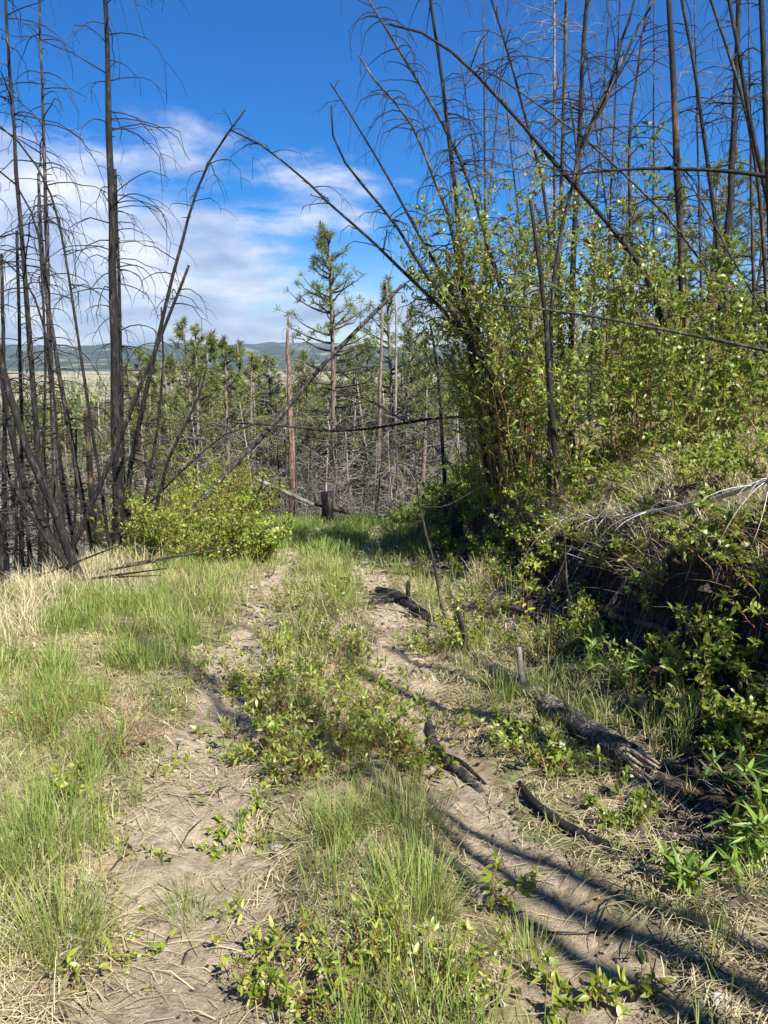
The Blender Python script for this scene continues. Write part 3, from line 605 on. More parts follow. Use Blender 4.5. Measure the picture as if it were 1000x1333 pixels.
# ------------------------------------------------------------------ pines
def pine(name, label, h, crown0, spread, ntuft, mat, seed, nlen=0.17, nn=18, bare=False, group=None):
    global rng
    rng0 = rng; rng = np.random.default_rng(seed)
    root = empty(name, (0, 0, 0), label, 'tree', group)
    k = 12; s = np.linspace(0, 1, k)
    tr = np.stack([0.012*h*np.sin(s*5+seed), 0.012*h*np.cos(s*4+seed), s*h], -1); rad = h*0.013*(1-s*0.93)+0.01
    A = Acc(); tube(A, tr, rad, 8, 0.5); obj('trunk', A.mesh('trunk'), M['pine_bark'], root)
    Bc = Acc(); tp = []; td = []
    nb = int(ntuft/4.5)
    for i in range(nb):
        t = crown0 + (1-crown0)*((i+rng.random())/nb)
        z = t*h; q = (t-crown0)/(1-crown0)
        L = spread*(0.35+0.65*math.sin(math.pi*min(1, q*0.8+0.22)))*(1-q**3*0.75)*rng.uniform(0.55, 1.1)
        az = rng.uniform(0, 6.28); o = np.array([math.cos(az), math.sin(az), 0])
        p0 = np.array([np.interp(t, s, tr[:, 0]), np.interp(t, s, tr[:, 1]), z])
        ss = np.linspace(0, 1, 6)[:, None]
        up = 0.10 + 0.75*q
        path = p0 + o*L*ss + np.array([0, 0, 1.0])*L*(up*ss**1.5 - 0.10*ss) + 0.03*L*rng.normal(size=(6, 3))*ss
        tube(Bc, path, np.linspace(0.010*h*0.22+0.006, 0.006, 6), 4, rng.random())
        m = rng.integers(3, 7)
        for j in range(m):
            f = rng.uniform(0.35, 1.0) if j else 1.0
            c = p0 + o*L*f + np.array([0, 0, 1.0])*L*(up*f**1.5-0.1*f)
            d = rng.normal(size=3)*np.array([1, 1, 0.6]); d[2] = abs(d[2])
            c2 = c + (d*0.13*L if j else 0)
            if j: tube(Bc, [c-o*0.1*L, c2], [0.007, 0.004], 3, 0.5, cap=False)
            tp.append(c2); td.append(nrm(o*0.6+np.array([0, 0, 0.7])+0.3*rng.normal(size=3)))
    obj('branches', Bc.mesh('branches'), M['char_grey'], root, kind='stuff')
    tp = np.array(tp); td = np.array(td); n = len(tp)
    c = np.repeat(tp, nn, 0); d = nrm(np.repeat(td, nn, 0)*0.32 + rng.normal(size=(n*nn, 3))*0.75)
    L = nlen*rng.uniform(0.7, 1.2, n*nn)
    sd = nrm(np.cross(d, rng.normal(size=(n*nn, 3))))*(0.045*L)[:, None]
    V = np.stack([c-sd*0.4, c+sd*0.4, c+d*(L*0.6)[:, None]+sd, c+d*L[:, None], c+d*(L*0.6)[:, None]-sd], 1).reshape(-1, 3)
    b = np.arange(n*nn)*5
    Cc = Acc(); Cc.add(V, [np.stack([b, b+1, b+2, b+4], -1), np.stack([b+4, b+2, b+3], -1)], np.repeat(rng.random(n)*0.7, nn)+0.3*rng.random(n*nn))
    obj('crown', Cc.mesh('crown'), M[mat], root, kind='stuff')
    rng = rng0
    return root
def ground_at(px, D): p = P(px, 600, D); return np.array([p[0], p[1], H(p[0], p[1])-0.15])
def place_by_top(root, px, ptop, D, h0, lab=None, grp=None, first=False, rz=None):
    b = ground_at(px, D); top = P(px, ptop, D); sc = max(0.2, (top[2]-b[2])/h0)
    wsc = sc*rng.uniform(0.85, 1.1)
    rz = rng.uniform(0, 6.28) if rz is None else rz
    if first:
        root.location = b; root.scale = (wsc, wsc, sc); root.rotation_euler = (0, 0, rz); return root
    return copy_thing(root, b, rz, (wsc, wsc, sc), lab, grp)

hero = pine('ponderosa_pine', 'tall green pine with a bare lower trunk rising beyond the end of the track', 11, 0.50, 1.7, 350, 'needle_light', 5, nlen=0.15, nn=22)
place_by_top(hero, 431, 302, 30, 11, first=True, rz=0.6)
hero.scale = (1.05*hero.scale[2],)*2 + (hero.scale[2],)
pl = 'green pine growing on the slope below the track'
pA = pine('pine_tree', pl, 8, 0.2, 1.45, 330, 'needle_light', 7, nlen=0.14, nn=24, group='green pines below the track')
pB = pine('pine_tree', pl, 8, 0.4, 1.35, 220, 'needle', 8, nlen=0.13, nn=22, group='green pines below the track')
pC = pine('pine_tree', pl, 6, 0.08, 1.35, 330, 'needle_light', 9, nlen=0.13, nn=24, group='green pines below the track')
place_by_top(pA, 245, 418, 26, 8, first=True); place_by_top(pB, 318, 448, 34, 8, first=True); place_by_top(pC, 282, 440, 30, 6, first=True)
for (px, pt, D, v) in ((505, 365, 33, 1), (190, 455, 21, 0), (262, 425, 24, 0), (300, 445, 24, 2), (335, 462, 27, 0), (355, 465, 34, 0), (398, 460, 36, 0), (455, 455, 36, 0), (478, 445, 38, 1), (530, 430, 32, 1), (550, 440, 28, 0), (170, 480, 25, 2), (205, 465, 28, 0), (535, 400, 40, 1), (338, 470, 45, 2), (395, 470, 42, 0), (448, 462, 55, 1), (470, 452, 60, 0), (262, 452, 40, 0), (228, 470, 33, 2), (205, 500, 30, 2), (360, 480, 60, 0), (410, 470, 70, 1), (520, 470, 50, 0), (555, 455, 60, 1), (180, 540, 36, 2), (120, 560, 45, 2), (90, 540, 60, 0), (60, 530, 70, 2), (30, 540, 55, 0), (140, 530, 70, 1), (920, 190, 24, 1), (900, 215, 27, 0), (985, 170, 22, 1), (960, 205, 26, 0), (860, 240, 34, 1), (590, 450, 45, 1), (690, 290, 36, 1), (800, 260, 40, 0), (274, 520, 28, 0), (352, 505, 50, 1), (428, 500, 48, 0)):
    if px < 160: place_by_top((pA, pB, pC)[v], px, pt, D, (8, 8, 6)[v], 'green pine in the valley seen between the burnt poles', 'green pines seen between the burnt poles')
    elif px < 345: place_by_top((pA, pB, pC)[v], px, pt, D, (8, 8, 6)[v], 'green pine growing behind the round green bush', 'green pines behind the round bush')
    elif px > 600: place_by_top((pA, pB, pC)[v], px, pt, D, (8, 8, 6)[v], 'green pine growing up the slope behind the burnt snags', 'green pines up the slope')
    else: place_by_top((pA, pB, pC)[v], px, pt, D, (8, 8, 6)[v])

# red broken snag, stump and logs at the end of the track
snag('tall red-brown broken snag standing beyond the end of the track', [(384, 690), (381, 620), (377, 520), (375, 460), (375, 421)], 22, (19, 4), 30, 1.4, 'red', 'twig_grey', broken=True, name='broken_snag', t0=0.5)
snag('bare tan dead trunk standing straight behind the tall green pine', [(492, 660), (494, 560), (496, 470), (498, 400)], 27, (9, 4), 30, 1.5, 'pine_bark', 'twig_grey', joined=True)
snag('thin pale dead trunk behind the track bend with fine grey twigs', [(512, 655), (515, 540), (516, 440), (515, 380)], 31, (7, 3), 60, 1.6, 'grey', 'twig_grey', joined=True)

def dead_variant(seed, h, nb, L, mat, bm, **kw):
    global rng
    r0 = rng; rng = np.random.default_rng(seed)
    root = empty('grey_dead_tree', (0, 0, 0), 'bare grey dead tree in the brush below the end of the track', 'tree', 'grey dead trees below the track')
    s = np.linspace(0, 1, 10)
    tr = np.stack([0.05*h*np.sin(s*3+seed)*s, 0.04*h*np.cos(s*2+seed)*s, s*h], -1); rad = np.linspace(0.012*h, 0.008, 10)
    A = Acc(); tube(A, tr, rad, 6, 0.5); obj('trunk', A.mesh('trunk'), M[mat], root)
    add_branches(root, tr, rad, nb, L, M[bm], joined=True, t0=0.08, twigs=4, rmul=1.5, **kw)
    rng = r0; return root
dv = [dead_variant(21, 5, 70, 1.3, 'grey', 'twig_grey'), dead_variant(22, 5, 80, 1.6, 'char_grey', 'twig_grey'), dead_variant(23, 4, 80, 1.5, 'grey', 'twig_grey', rise=(0.2, 0.8), droop=(0.2, 1.0)), dead_variant(24, 6, 60, 1.2, 'char_grey', 'twig')]
hh = [5, 5, 4, 6]; started = [False]*4
spots = []
for i in range(92):
    px = rng.uniform(160, 620); D = rng.uniform(20.5, 42); spots.append((px, rng.uniform(505, 620) if D < 30 else rng.uniform(470, 540), D, i % 4))
for i in range(14): spots.append((rng.uniform(-20, 150), rng.uniform(500, 640), rng.uniform(14, 30), i % 4))
for (px, pt, D, v) in spots:
    if started[v]: place_by_top(dv[v], px, pt, D, hh[v], *(('bare grey dead tree seen between the burnt poles', 'grey dead trees between the burnt poles') if px < 170 else ('bare grey dead tree in the brush behind the round green bush', 'grey dead trees behind the round bush') if px < 360 else (None, None)))
    else: place_by_top(dv[v], px, pt, D, hh[v], first=True); started[v] = True
for i in range(22):
    px = rng.uniform(560, 1040); D = rng.uniform(18, 40); b = ground_at(px, D)
    copy_thing(dv[i % 4], b, rng.uniform(0, 6.28), rng.uniform(0.45, 0.8), 'bare grey dead tree on the slope behind the willows', 'grey dead trees behind the willows')

# distant woods, one mass each
def wood(name, label, n, area, hrange, mat, tris, colour_bare=False):
    Cc = Acc(); (x0, x1), (y0, y1) = area
    x = rng.uniform(x0, x1, n); y = y0*(y1/y0)**rng.random(n); x = x*(y/y1)*1.0
    ok = (fbm(x/60, y/60, 3, 201) > -0.12); x, y = x[ok], y[ok]; n = len(x)
    z = height(x, y, False)-0.3; h = rng.uniform(*hrange, n)
    m = tris; q = rng.random((n, m))**0.8
    az = rng.random((n, m))*2*np.pi
    rr = (h*0.17)[:, None]*(1-q*0.92)*np.sqrt(rng.random((n, m)))*1.25
    c = np.stack([x[:, None]+rr*np.cos(az), y[:, None]+rr*np.sin(az), z[:, None]+h[:, None]*(0.12+0.88*q)], -1).reshape(-1, 3)
    sz = np.repeat(h*0.07, m)*rng.uniform(0.5, 1.3, n*m)
    a = nrm(rng.normal(size=(n*m, 3)))*sz[:, None]; b = nrm(rng.normal(size=(n*m, 3)))*sz[:, None]
    V = np.stack([c+a, c-a*0.5+b, c-a*0.5-b], 1).reshape(-1, 3)
    Cc.add(V, [np.arange(n*m*3).reshape(-1, 3)], np.clip(np.repeat(rng.random(n)*0.7, m)+0.3*rng.random(n*m), 0, 1))
    me = Cc.mesh(name, smooth=False)
    return tag(obj(name, me, M[mat], kind='stuff'), label, 'forest')
wood('pine_forest', 'grey-green pine forest filling the valley below the track', 3200, ((-400, 330), (55, 420)), (5, 10), 'needle_light', 62)
wood('far_forest', 'dark band of distant forest across the valley floor', 6000, ((-1700, 1300), (380, 2600)), (9, 16), 'needle', 14)

# ------------------------------------------------------------------ stump, logs, limbs on the ground
def limb(name, label, pts, radii, mat, sides=9, cat='log', rough=0.2, group=None, n=None):
    pts = np.asarray(pts, float); n = n or max(8, len(pts)*3)
    path = resample(pts, n); rad = np.interp(np.linspace(0, 1, n), np.linspace(0, 1, len(radii)), radii)
    root = empty(name, path[0], label, cat, group)
    A = Acc(); tube(A, path, rad, sides, 0.5, rough=rough)
    obj('shaft', A.mesh('shaft', origin=path[0]), M[mat], root)
    return root, path, rad
def gpt(px, py, up=0.0): p = G(px, py); p[2] += up; return p
def child_tube(root, name, pts, radii, mat, sides=6, n=8):
    pts = np.asarray(pts, float); path = resample(pts, n) if len(pts) > 2 else np.linspace(pts[0], pts[1], n)
    A = Acc(); tube(A, path, np.interp(np.linspace(0, 1, n), np.linspace(0, 1, len(radii)), radii), sides, 0.5, rough=0.2)
    return obj(name, A.mesh(name, origin=np.array(root.location)), M[mat], root)
def splinters(root, c, d, r, mat, n=9, L=0.16):
    A = Acc(); d = nrm(np.asarray(d, float)); a = nrm(np.cross(d, [0, 0, 1.0])); b = np.cross(d, a)
    for i in range(n):
        th = rng.uniform(0, 6.28); rr = r*math.sqrt(rng.random())*0.85; o = (a*math.cos(th)+b*math.sin(th))*rr
        tube(A, [c+o-d*0.06, c+o*0.95+d*L*rng.uniform(0.3, 1)], [r*0.32, 0.004], 5, 0.5)
    return obj('splintered_end', A.mesh('splintered_end', origin=np.array(root.location)), M[mat], root)

# long charred log beside the track
lp = [gpt(560, 815, -0.01), gpt(600, 845, 0.0), gpt(640, 872, 0.0), gpt(700, 915, 0.02), gpt(745, 950, 0.04), gpt(790, 980, 0.05), gpt(822, 1000, 0.05)]
lg, lpath, lrad = limb('fallen_log', 'long charred log with a splintered pale end lying beside the track', lp, [0.045, 0.05, 0.058, 0.066, 0.074, 0.076, 0.07], 'charcoal', 16, n=70, rough=0.16)
splinters(lg, lpath[-1], lpath[-1]-lpath[-3], 0.068, 'wood', 16, 0.2)
child_tube(lg, 'branch_stub', [lpath[46], lpath[46]+np.array([-0.04, 0.02, 0.16]), lpath[46]+np.array([-0.05, 0.03, 0.30])], [0.032, 0.024, 0.018], 'grey')
child_tube(lg, 'branch_stub', [lpath[21], lpath[21]+np.array([-0.03, 0.0, 0.2]), lpath[21]+np.array([-0.09, 0.03, 0.36])], [0.035, 0.03, 0.02], 'black')
child_tube(lg, 'bark_flap', [lpath[58]+np.array([-.02, 0, .07]), lpath[56]+np.array([-0.05, -0.02, 0.2])], [0.02, 0.010], 'tan_burnt', 4)
lp = [gpt(492, 772, 0.03), gpt(515, 782, 0.05), gpt(545, 802, 0.04), gpt(560, 812, 0.03)]
lg2, p2, _ = limb('fallen_log', 'short black log with an upright stub at the inner edge of the track', lp, [0.05, 0.08, 0.07, 0.05], 'black', 9)
child_tube(lg2, 'branch_stub', [p2[7], p2[7]+np.array([0, 0, 0.26])], [0.03, 0.022], 'black')
for k in range(3): child_tube(lg2, 'broken_branch', [p2[3+k], p2[3+k]+np.array([-0.25-0.12*k, -0.1*k-0.05, 0.02])], [0.03, 0.01], 'char', 5)
limb('curved_branch', 'dark curved branch lying on the bare dirt of the track', [gpt(677, 1027, 0.02), gpt(690, 1050, 0.025), gpt(725, 1080, 0.025), gpt(780, 1105, 0.025), gpt(840, 1125, 0.022), gpt(915, 1142, 0.012)], [0.013, 0.019, 0.021, 0.020, 0.019, 0.012], 'char', 8, 'branch', n=24)
rt, pth, _ = limb('split_root', 'split dark root curving out of the rut beside the grass tuft', [gpt(556, 925, 0.01), gpt(562, 965, 0.02), gpt(572, 990, 0.03), gpt(598, 1013, 0.03), gpt(628, 1036, 0.01)], [0.012, 0.024, 0.034, 0.032, 0.015], 'char_grey', 8, 'root', n=18)
child_tube(rt, 'side_root', [pth[10], pth[12]+np.array([0.06, -0.03, 0.03]), pth[15]+np.array([0.08, -0.05, 0.01])], [0.016, 0.014, 0.006], 'char')
limb('charred_branch', 'charred branch lying along the foot of the black bank', [gpt(645, 795, 0.05), gpt(710, 812, 0.07), gpt(800, 822, 0.08), gpt(860, 842, 0.08), gpt(915, 860, 0.05)], [0.012, 0.018, 0.022, 0.024, 0.02], 'char_grey', 7, 'branch', n=20)
limb('charred_branch', 'thin black branch lying under the leafy sapling', [gpt(880, 905, 0.03), gpt(930, 925, 0.05), gpt(990, 960, 0.04)], [0.008, 0.012, 0.012], 'black', 6, 'branch')
limb('charred_branch', 'short grey forked stick poking from the foot of the bank', [gpt(785, 812, 0.04), gpt(800, 795, 0.10), gpt(815, 780, 0.16)], [0.022, 0.018, 0.010], 'char_grey', 6, 'branch')
# standing sticks at the foot of the bank
b = gpt(579, 812); st = empty('dead_sapling', b, 'leaning scorched dead sapling standing at the foot of the bank', 'tree')
def stick_path(base, pix, D): return np.array([base]+[P(x, y, D) for x, y in pix])
sp1 = resample(stick_path(b, [(572, 770), (565, 730), (553, 690), (545, 650), (538, 590)], b[1]), 14)
A = Acc(); tube(A, sp1, np.linspace(0.022, 0.006, 14), 6, 0.5, rough=0.2); obj('trunk', A.mesh('trunk', origin=b), M['char_grey'], st)
child_tube(st, 'branch', [sp1[9], P(580, 660, b[1]+0.1), P(630, 632, b[1]+0.3)], [0.009, 0.007, 0.004], 'char')
child_tube(st, 'branch', [sp1[8], P(540, 680, b[1]-0.1), P(528, 660, b[1])], [0.008, 0.006, 0.003], 'char')
b = gpt(757, 822); st = empty('dead_sapling', b, 'thin bare dark stem standing against the black bank', 'tree')
sp1 = resample(stick_path(b, [(750, 800), (738, 765), (736, 720), (735, 690)], b[1]), 10)
A = Acc(); tube(A, sp1, np.linspace(0.012, 0.007, 10), 6, 0.5); obj('trunk', A.mesh('trunk', origin=b), M['char_grey'], st)
child_tube(st, 'branch', [sp1[7], P(760, 728, b[1])], [0.005, 0.003], 'twig_grey', 4)

# pale fallen limb with curling side branches on the lip of the bank
Dl = [6.1, 5.9, 5.6, 5.3, 5.0, 4.7, 4.5]
lpix = [(700, 677), (760, 675), (820, 670), (880, 660), (925, 651), (965, 638), (1020, 618)]
pts = []
for (x, y), d in zip(lpix, Dl):
    dd_ = 3.0
    while (x-500)/1000*dd_*1.05 < xfoot(dd_)+0.50 and dd_ < 8: dd_ += 0.05
    pts.append(P(x, y, dd_))
fl, fp, _ = limb('fallen_limb', 'pale grey fallen limb with curling side branches on the lip of the bank', pts, [0.003, 0.005, 0.008, 0.010, 0.012, 0.014, 0.016], 'bleached', 8, 'fallen limb', n=28)
for i in range(30):
    j = rng.integers(3, 27); az = rng.uniform(0, 6.28); L = rng.uniform(0.18, 0.55)
    o = nrm(np.array([math.cos(az)*0.7-0.5, math.sin(az)*0.6-0.3, rng.uniform(-0.5, 0.9)]))
    s = np.linspace(0, 1, 8)[:, None]; cv = rng.uniform(0.3, 1.5)
    path = fp[j] + o*L*(s*(1-0.35*s*s)) + np.array([-0.3, 0, -1.0])*L*cv*0.6*s**2.2
    A = Acc(); tube(A, path, np.linspace(0.004, 0.0015, 8), 4, rng.random()); obj('branch', A.mesh('branch', origin=np.array(fl.location)), M['bleached'], fl)
# roots and dead twigs hanging over the black face
A = Acc()
for i in range(900):
    y = rng.uniform(2.4, 11); x = xfoot(y)+rng.uniform(-0.6, 0.9); z = H(x, y)
    az = math.pi + rng.normal()*1.6; L = min(0.4, rng.gamma(2, 0.08))
    tube(A, branch_path(np.array([x, y, z+0.02]), np.array([math.cos(az), math.sin(az), 0]), L, rng.uniform(0.0, 0.8), rng.uniform(0.2, 0.8), 6), np.linspace(0.003, 0.0012, 6), 3, rng.random(), cap=False)
for i in range(420):
    y = rng.uniform(2.4, 11); x = xfoot(y)+rng.uniform(-0.5, 0.8); az = rng.uniform(0, 6.28); L = rng.uniform(0.1, 0.45)
    pp = np.array([x, y]) + np.linspace(0, L, 5)[:, None]*np.array([math.cos(az), math.sin(az)]) + rng.normal(size=(5, 2))*0.02
    tube(A, np.column_stack([pp, height(pp[:, 0], pp[:, 1])+0.015+0.02*rng.random(5)]), np.linspace(0.005, 0.002, 5), 3, rng.random(), cap=False)
tag(obj('hanging_roots', A.mesh('hanging_roots'), M['twig_grey'], kind='stuff'), 'tangle of thin roots and dead twigs hanging over the black bank', 'roots')

# stump and logs beyond the end of the track
b = G(427, 682); d = b[1]
sm = empty('broken_stump', b, 'charred broken stump with a pale splintered top at the end of the track', 'stump')
h = P(424, 640, d)[2]-b[2]
A = Acc(); tube(A, [b+np.array([0, 0, -0.1]), b+np.array([0, 0, h*0.5]), b+np.array([-0.03, 0, h])], [0.0085*d, 0.0075*d, 0.007*d], 10, 0.5, rough=0.2); obj('trunk', A.mesh('trunk', origin=b), M['char'], sm)
splinters(sm, b+np.array([-0.03, 0, h]), (0, 0, 1), 0.006*d, 'wood', 8, 0.25)
p = [P(410, 655, d+0.5), P(440, 663, d+0.4), P(480, 672, d+0.3), P(505, 678, d+0.2)]
limb('fallen_log', 'grey log lying against the broken stump at the end of the track', p, [0.06, 0.08, 0.08, 0.06], 'char_grey', 8)
p = [P(330, 622, d+1.5), P(370, 640, d+1.4), P(410, 658, d+1.2)]
limb('fallen_log', 'thin grey log sloping down behind the broken stump', p, [0.05, 0.06, 0.06], 'grey', 7)
b2 = G(352, 712); dd = b2[1]
lgx, px3, _ = limb('cut_log', 'short log with a pale broken end lying beside the round green bush', [P(335, 702, dd), P(350, 693, dd), P(364, 691, dd)], [0.07, 0.08, 0.08], 'wood', 9)
child_tube(lgx, 'broken_branch', [px3[-1], P(364, 699, dd-0.1)], [0.03, 0.015], 'black')
# dead brush heap under the leaning trunks at the left edge
for i in range(22):
    p = G(rng.uniform(0, 150), rng.uniform(735, 775)); az = rng.uniform(-0.7, 0.9); L = rng.uniform(0.7, 1.8)
    q = p + np.array([math.cos(az)*L, math.sin(az)*L*0.5, rng.uniform(0.05, 0.5)])
    limb('dead_branch', 'dead branch lying in the heap under the leaning charred trunks', [p+np.array([-0.3, 0.3, 0.03]), (p+q)/2+np.array([0, 0, 0.08]), q], [0.02, 0.016, 0.006], 'char_grey' if i % 2 else 'char', 5, 'branch', group='branches heaped at the left edge')

# ------------------------------------------------------------------ stones
def stone(px, py, s, mat, label, flat=0.55):
    p = gpt(px, py); g = np.linspace(0, np.pi, 9); V = []; th = np.arange(12)*2*np.pi/12
    rs = rng.random(3)*10
    for a in g:
        for t in th:
            v = np.array([math.sin(a)*math.cos(t), math.sin(a)*math.sin(t), math.cos(a)])
            k = 1 + 0.45*float(vnoise(np.array([v[0]*1.4+rs[0]+v[2]]), np.array([v[1]*1.4+rs[1]]), 5)[0])
            V.append(v*k*np.array([s, s*0.75, s*flat]))
    i = np.arange(8)[:, None]*12; j = np.arange(12)[None]; jn = (j+1) % 12
    A = Acc(); A.add(np.array(V), [np.stack([i+j, i+12+j, i+12+jn, i+jn], -1).reshape(-1, 4)])
    o = obj('stone', A.mesh('stone', smooth=False), M[mat], loc=p+np.array([0, 0, s*flat*0.25])); o.rotation_euler = (0, 0, rng.uniform(0, 6)); return tag(o, label, 'stone')
M['stone'] = bark_mat('pale_stone', [(0.34, (0.20, 0.175, 0.145)), (0.5, (0.36, 0.325, 0.28)), (0.68, (0.50, 0.46, 0.41))], scale=(8, 8, 8), bump=0.4)
M['stone_grey'] = bark_mat('grey_stone', [(0.3, (0.14, 0.13, 0.115)), (0.55, (0.25, 0.23, 0.20)), (0.75, (0.36, 0.33, 0.29))], scale=(8, 8, 8), bump=0.4)
stone(213, 1151, 0.014, 'stone', 'small white stone on the bare dirt of the outer rut')
stone(945, 1312, 0.05, 'stone', 'flat pale stone at the trackside foot of the bank', 0.35)
stone(232, 966, 0.03, 'stone', 'pale stone in the grass beside the outer rut', 0.4)
stone(360, 1107, 0.035, 'stone_grey', 'grey stone half buried near the low green weeds', 0.4)
stone(285, 1000, 0.03, 'stone_grey', 'flat tan stone in the outer rut by the leafy shrubs', 0.3)
stone(595, 855, 0.05, 'stone_grey', 'grey stone tucked under the long charred log', 0.5)
A = Acc()                                           # gravel and clods on the dirt
n = 7000
gy_ = 1.3*(14/1.3)**rng.random(n); gx_ = xcen(gy_)+rng.choice([-1, 1], n)*HALF+rng.normal(size=n)*0.28
gx_[::3] = rng.uniform(-1.2, 2.0, len(gx_[::3]))
s = rng.gamma(2.0, 0.0032, n)*np.clip(gy_/4, 0.7, 2); z = height(gx_, gy_)+0.012
oc = np.array([[1, 0, 0], [0, 1, 0], [-1, 0, 0], [0, -1, 0], [0, 0, 0.7], [0, 0, -0.7]])
V = (np.stack([gx_, gy_, z], -1)[:, None] + oc[None]*s[:, None, None]*rng.uniform(0.6, 1.4, (n, 6, 1))).reshape(-1, 3)
F = np.array([[0, 1, 4], [1, 2, 4], [2, 3, 4], [3, 0, 4], [1, 0, 5], [2, 1, 5], [3, 2, 5], [0, 3, 5]])
A.add(V, [(np.arange(n)[:, None, None]*6+F[None]).reshape(-1, 3)], rng.random(n))
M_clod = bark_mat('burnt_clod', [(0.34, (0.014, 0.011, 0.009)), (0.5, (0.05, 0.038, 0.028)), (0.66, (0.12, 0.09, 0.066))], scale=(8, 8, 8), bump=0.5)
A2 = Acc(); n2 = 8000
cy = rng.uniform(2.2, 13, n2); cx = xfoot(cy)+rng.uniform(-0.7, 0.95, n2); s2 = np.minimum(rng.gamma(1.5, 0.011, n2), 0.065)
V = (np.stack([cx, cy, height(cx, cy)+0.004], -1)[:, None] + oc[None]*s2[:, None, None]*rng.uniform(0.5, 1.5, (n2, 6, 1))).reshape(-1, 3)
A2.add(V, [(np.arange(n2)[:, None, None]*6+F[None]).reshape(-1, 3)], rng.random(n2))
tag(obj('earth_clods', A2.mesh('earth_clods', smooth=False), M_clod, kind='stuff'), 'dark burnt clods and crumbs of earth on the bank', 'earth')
M['gravel'] = leaf_mat('gravel', [(0, (0.02, 0.017, 0.014)), (0.25, (0.06, 0.05, 0.04)), (0.5, (0.21, 0.16, 0.11)), (0.92, (0.33, 0.27, 0.20)), (1, (0.5, 0.45, 0.38))], trans=0, rough=0.9, spec=0.1)
tag(obj('gravel', A.mesh('gravel', smooth=False), M['gravel'], kind='stuff'), 'loose clods and small gravel on the bare dirt', 'gravel')

# ------------------------------------------------------------------ grass
def green_density(x, y):
    """0..1 where living grass grows"""
    u = x-xfoot(y); c = xcen(y); r = rutd(x, y)
    g = 0.25 + 0.9*fbm(x*0.8, y*0.8, 3, 301)
    left = sstep(-0.75, -1.7, x-c); mid = np.exp(-((x-c)/0.33)**2)
    d = left*(0.75+0.6*g) + mid*(0.45+0.5*g)*(1+0.5*sstep(9, 13, y)) + 0.22*sstep(0.75, 1.2, x-c)*(u < 0.1)*(1+g)
    d = d + 0.8*sstep(11, 14, y)
    d = np.maximum(d, (u > 0.5)*(0.35+0.5*g))
    d = d*(1-0.6*sstep(-0.8, -0.3, u)*(u < 0.3)*(y < 11))
    d = d*(1-0.95*np.exp(-(r/(0.17-0.04*sstep(9, 14, y)))**2))*(1-0.9*(u > 0.0)*(u < 0.45))
    return np.clip(d, 0, 1)*(x > xleft(y)-1.2)
def scatter(n, x0, x1, y0, y1, dens, pw=1.0):
    t = rng.random(n); y = (y0**pw + t*(y1**pw-y0**pw))**(1/pw); x = rng.uniform(x0, x1, n)
    ok = (rng.random(n) < dens(x, y)) & (np.abs(x) < 0.66*y+1.3)
    return x[ok], y[ok]
def clump(acc, cx, cy, nb, rad, hr, w, tint0, leanr=(0.15, 0.9)):
    """clumps of blades at many centres"""
    n = len(cx); k = nb
    x = np.repeat(cx, k); y = np.repeat(cy, k); a = rng.random(n*k)*2*np.pi; r = rad*np.sqrt(rng.random(n*k))*np.repeat(rng.uniform(0.5, 1.4, n), k)
    x = x+r*np.cos(a); y = y+r*np.sin(a)
    h = np.repeat(rng.uniform(*hr, n), k)*rng.uniform(0.45, 1.15, n*k)
    yaw = a + rng.normal(size=n*k)*0.7
    ln = rng.uniform(*leanr, n*k)
    tt = np.clip(np.repeat(tint0, k) + rng.normal(size=n*k)*0.16, 0, 1)
    blades(acc, np.stack([x, y, height(x, y)-0.01], -1), h, w*rng.uniform(0.6, 1.3, n*k), yaw, ln, tt)
def straw_share(x, y): return sstep(-0.2, 0.35, fbm(x*0.7+5, y*0.7, 3, 331) + 0.12*fbm(x*4, y*4, 2, 333) + 0.25*sstep(6.5, 8.5, y)*sstep(-2.5, -3.6, x))
Gg = Acc(); Gs = Acc()
def patch(x, y): return np.clip(0.5+1.5*fbm(x*2.4, y*2.4, 3, 371), 0.05, 1)
def gclump(acc, x, y, k, rad, hr, w):
    pv_ = patch(x, y); n = len(x)
    for lo, hi, f in ((0, 0.35, 0.55), (0.35, 0.65, 0.9), (0.65, 1.01, 1.35)):
        m_ = (pv_ >= lo) & (pv_ < hi)
        clump(acc, x[m_], y[m_], k, rad, (hr[0]*f, hr[1]*f), w*(0.85+0.2*f), np.clip(0.50-0.28*pv_[m_]+0.32*rng.random(m_.sum())+0.10*straw_share(x[m_], y[m_]), 0, 1), (0.05, 0.65))
x, y = scatter(10000, -5.5, 2.2, 1.2, 5.0, lambda a, b: green_density(a, b)*(0.35+0.8*patch(a, b)), 1.4)
gclump(Gg, x, y, 12, 0.045, (0.09, 0.24), 0.0036)
x, y = scatter(12500, -6, 2.2, 5.0, 10.5, lambda a, b: green_density(a, b)*(0.35+0.8*patch(a, b)), 1.2)
gclump(Gg, x, y, 8, 0.055, (0.11, 0.28), 0.0062)
x, y = scatter(6500, -5, 1.8, 10.5, 20.5, lambda a, b: np.maximum(green_density(a, b), 0.3*(a > xleft(b)-1)), 1.0)
clump(Gg, x, y, 7, 0.09, (0.14, 0.34), 0.012, 0.2+0.35*rng.random(len(x)))
x, y = scatter(4200, 1.9, 12, 3, 18, lambda a, b: (a-xfoot(b) > 0.45)*np.clip(0.55+fbm(a, b, 3, 341), 0, 1), 1.0)
clump(Gg, x, y, 9, 0.08, (0.12, 0.35), 0.008, 0.3+0.4*rng.random(len(x)))
q_ = rng.random(150); x = np.interp(q_, np.linspace(0, 1, 4), [0.55, 0.95, 1.15, 1.42])+rng.normal(size=150)*0.13; y = np.interp(q_, np.linspace(0, 1, 4), [6.8, 5.0, 4.3, 3.75])+rng.normal(size=150)*0.1
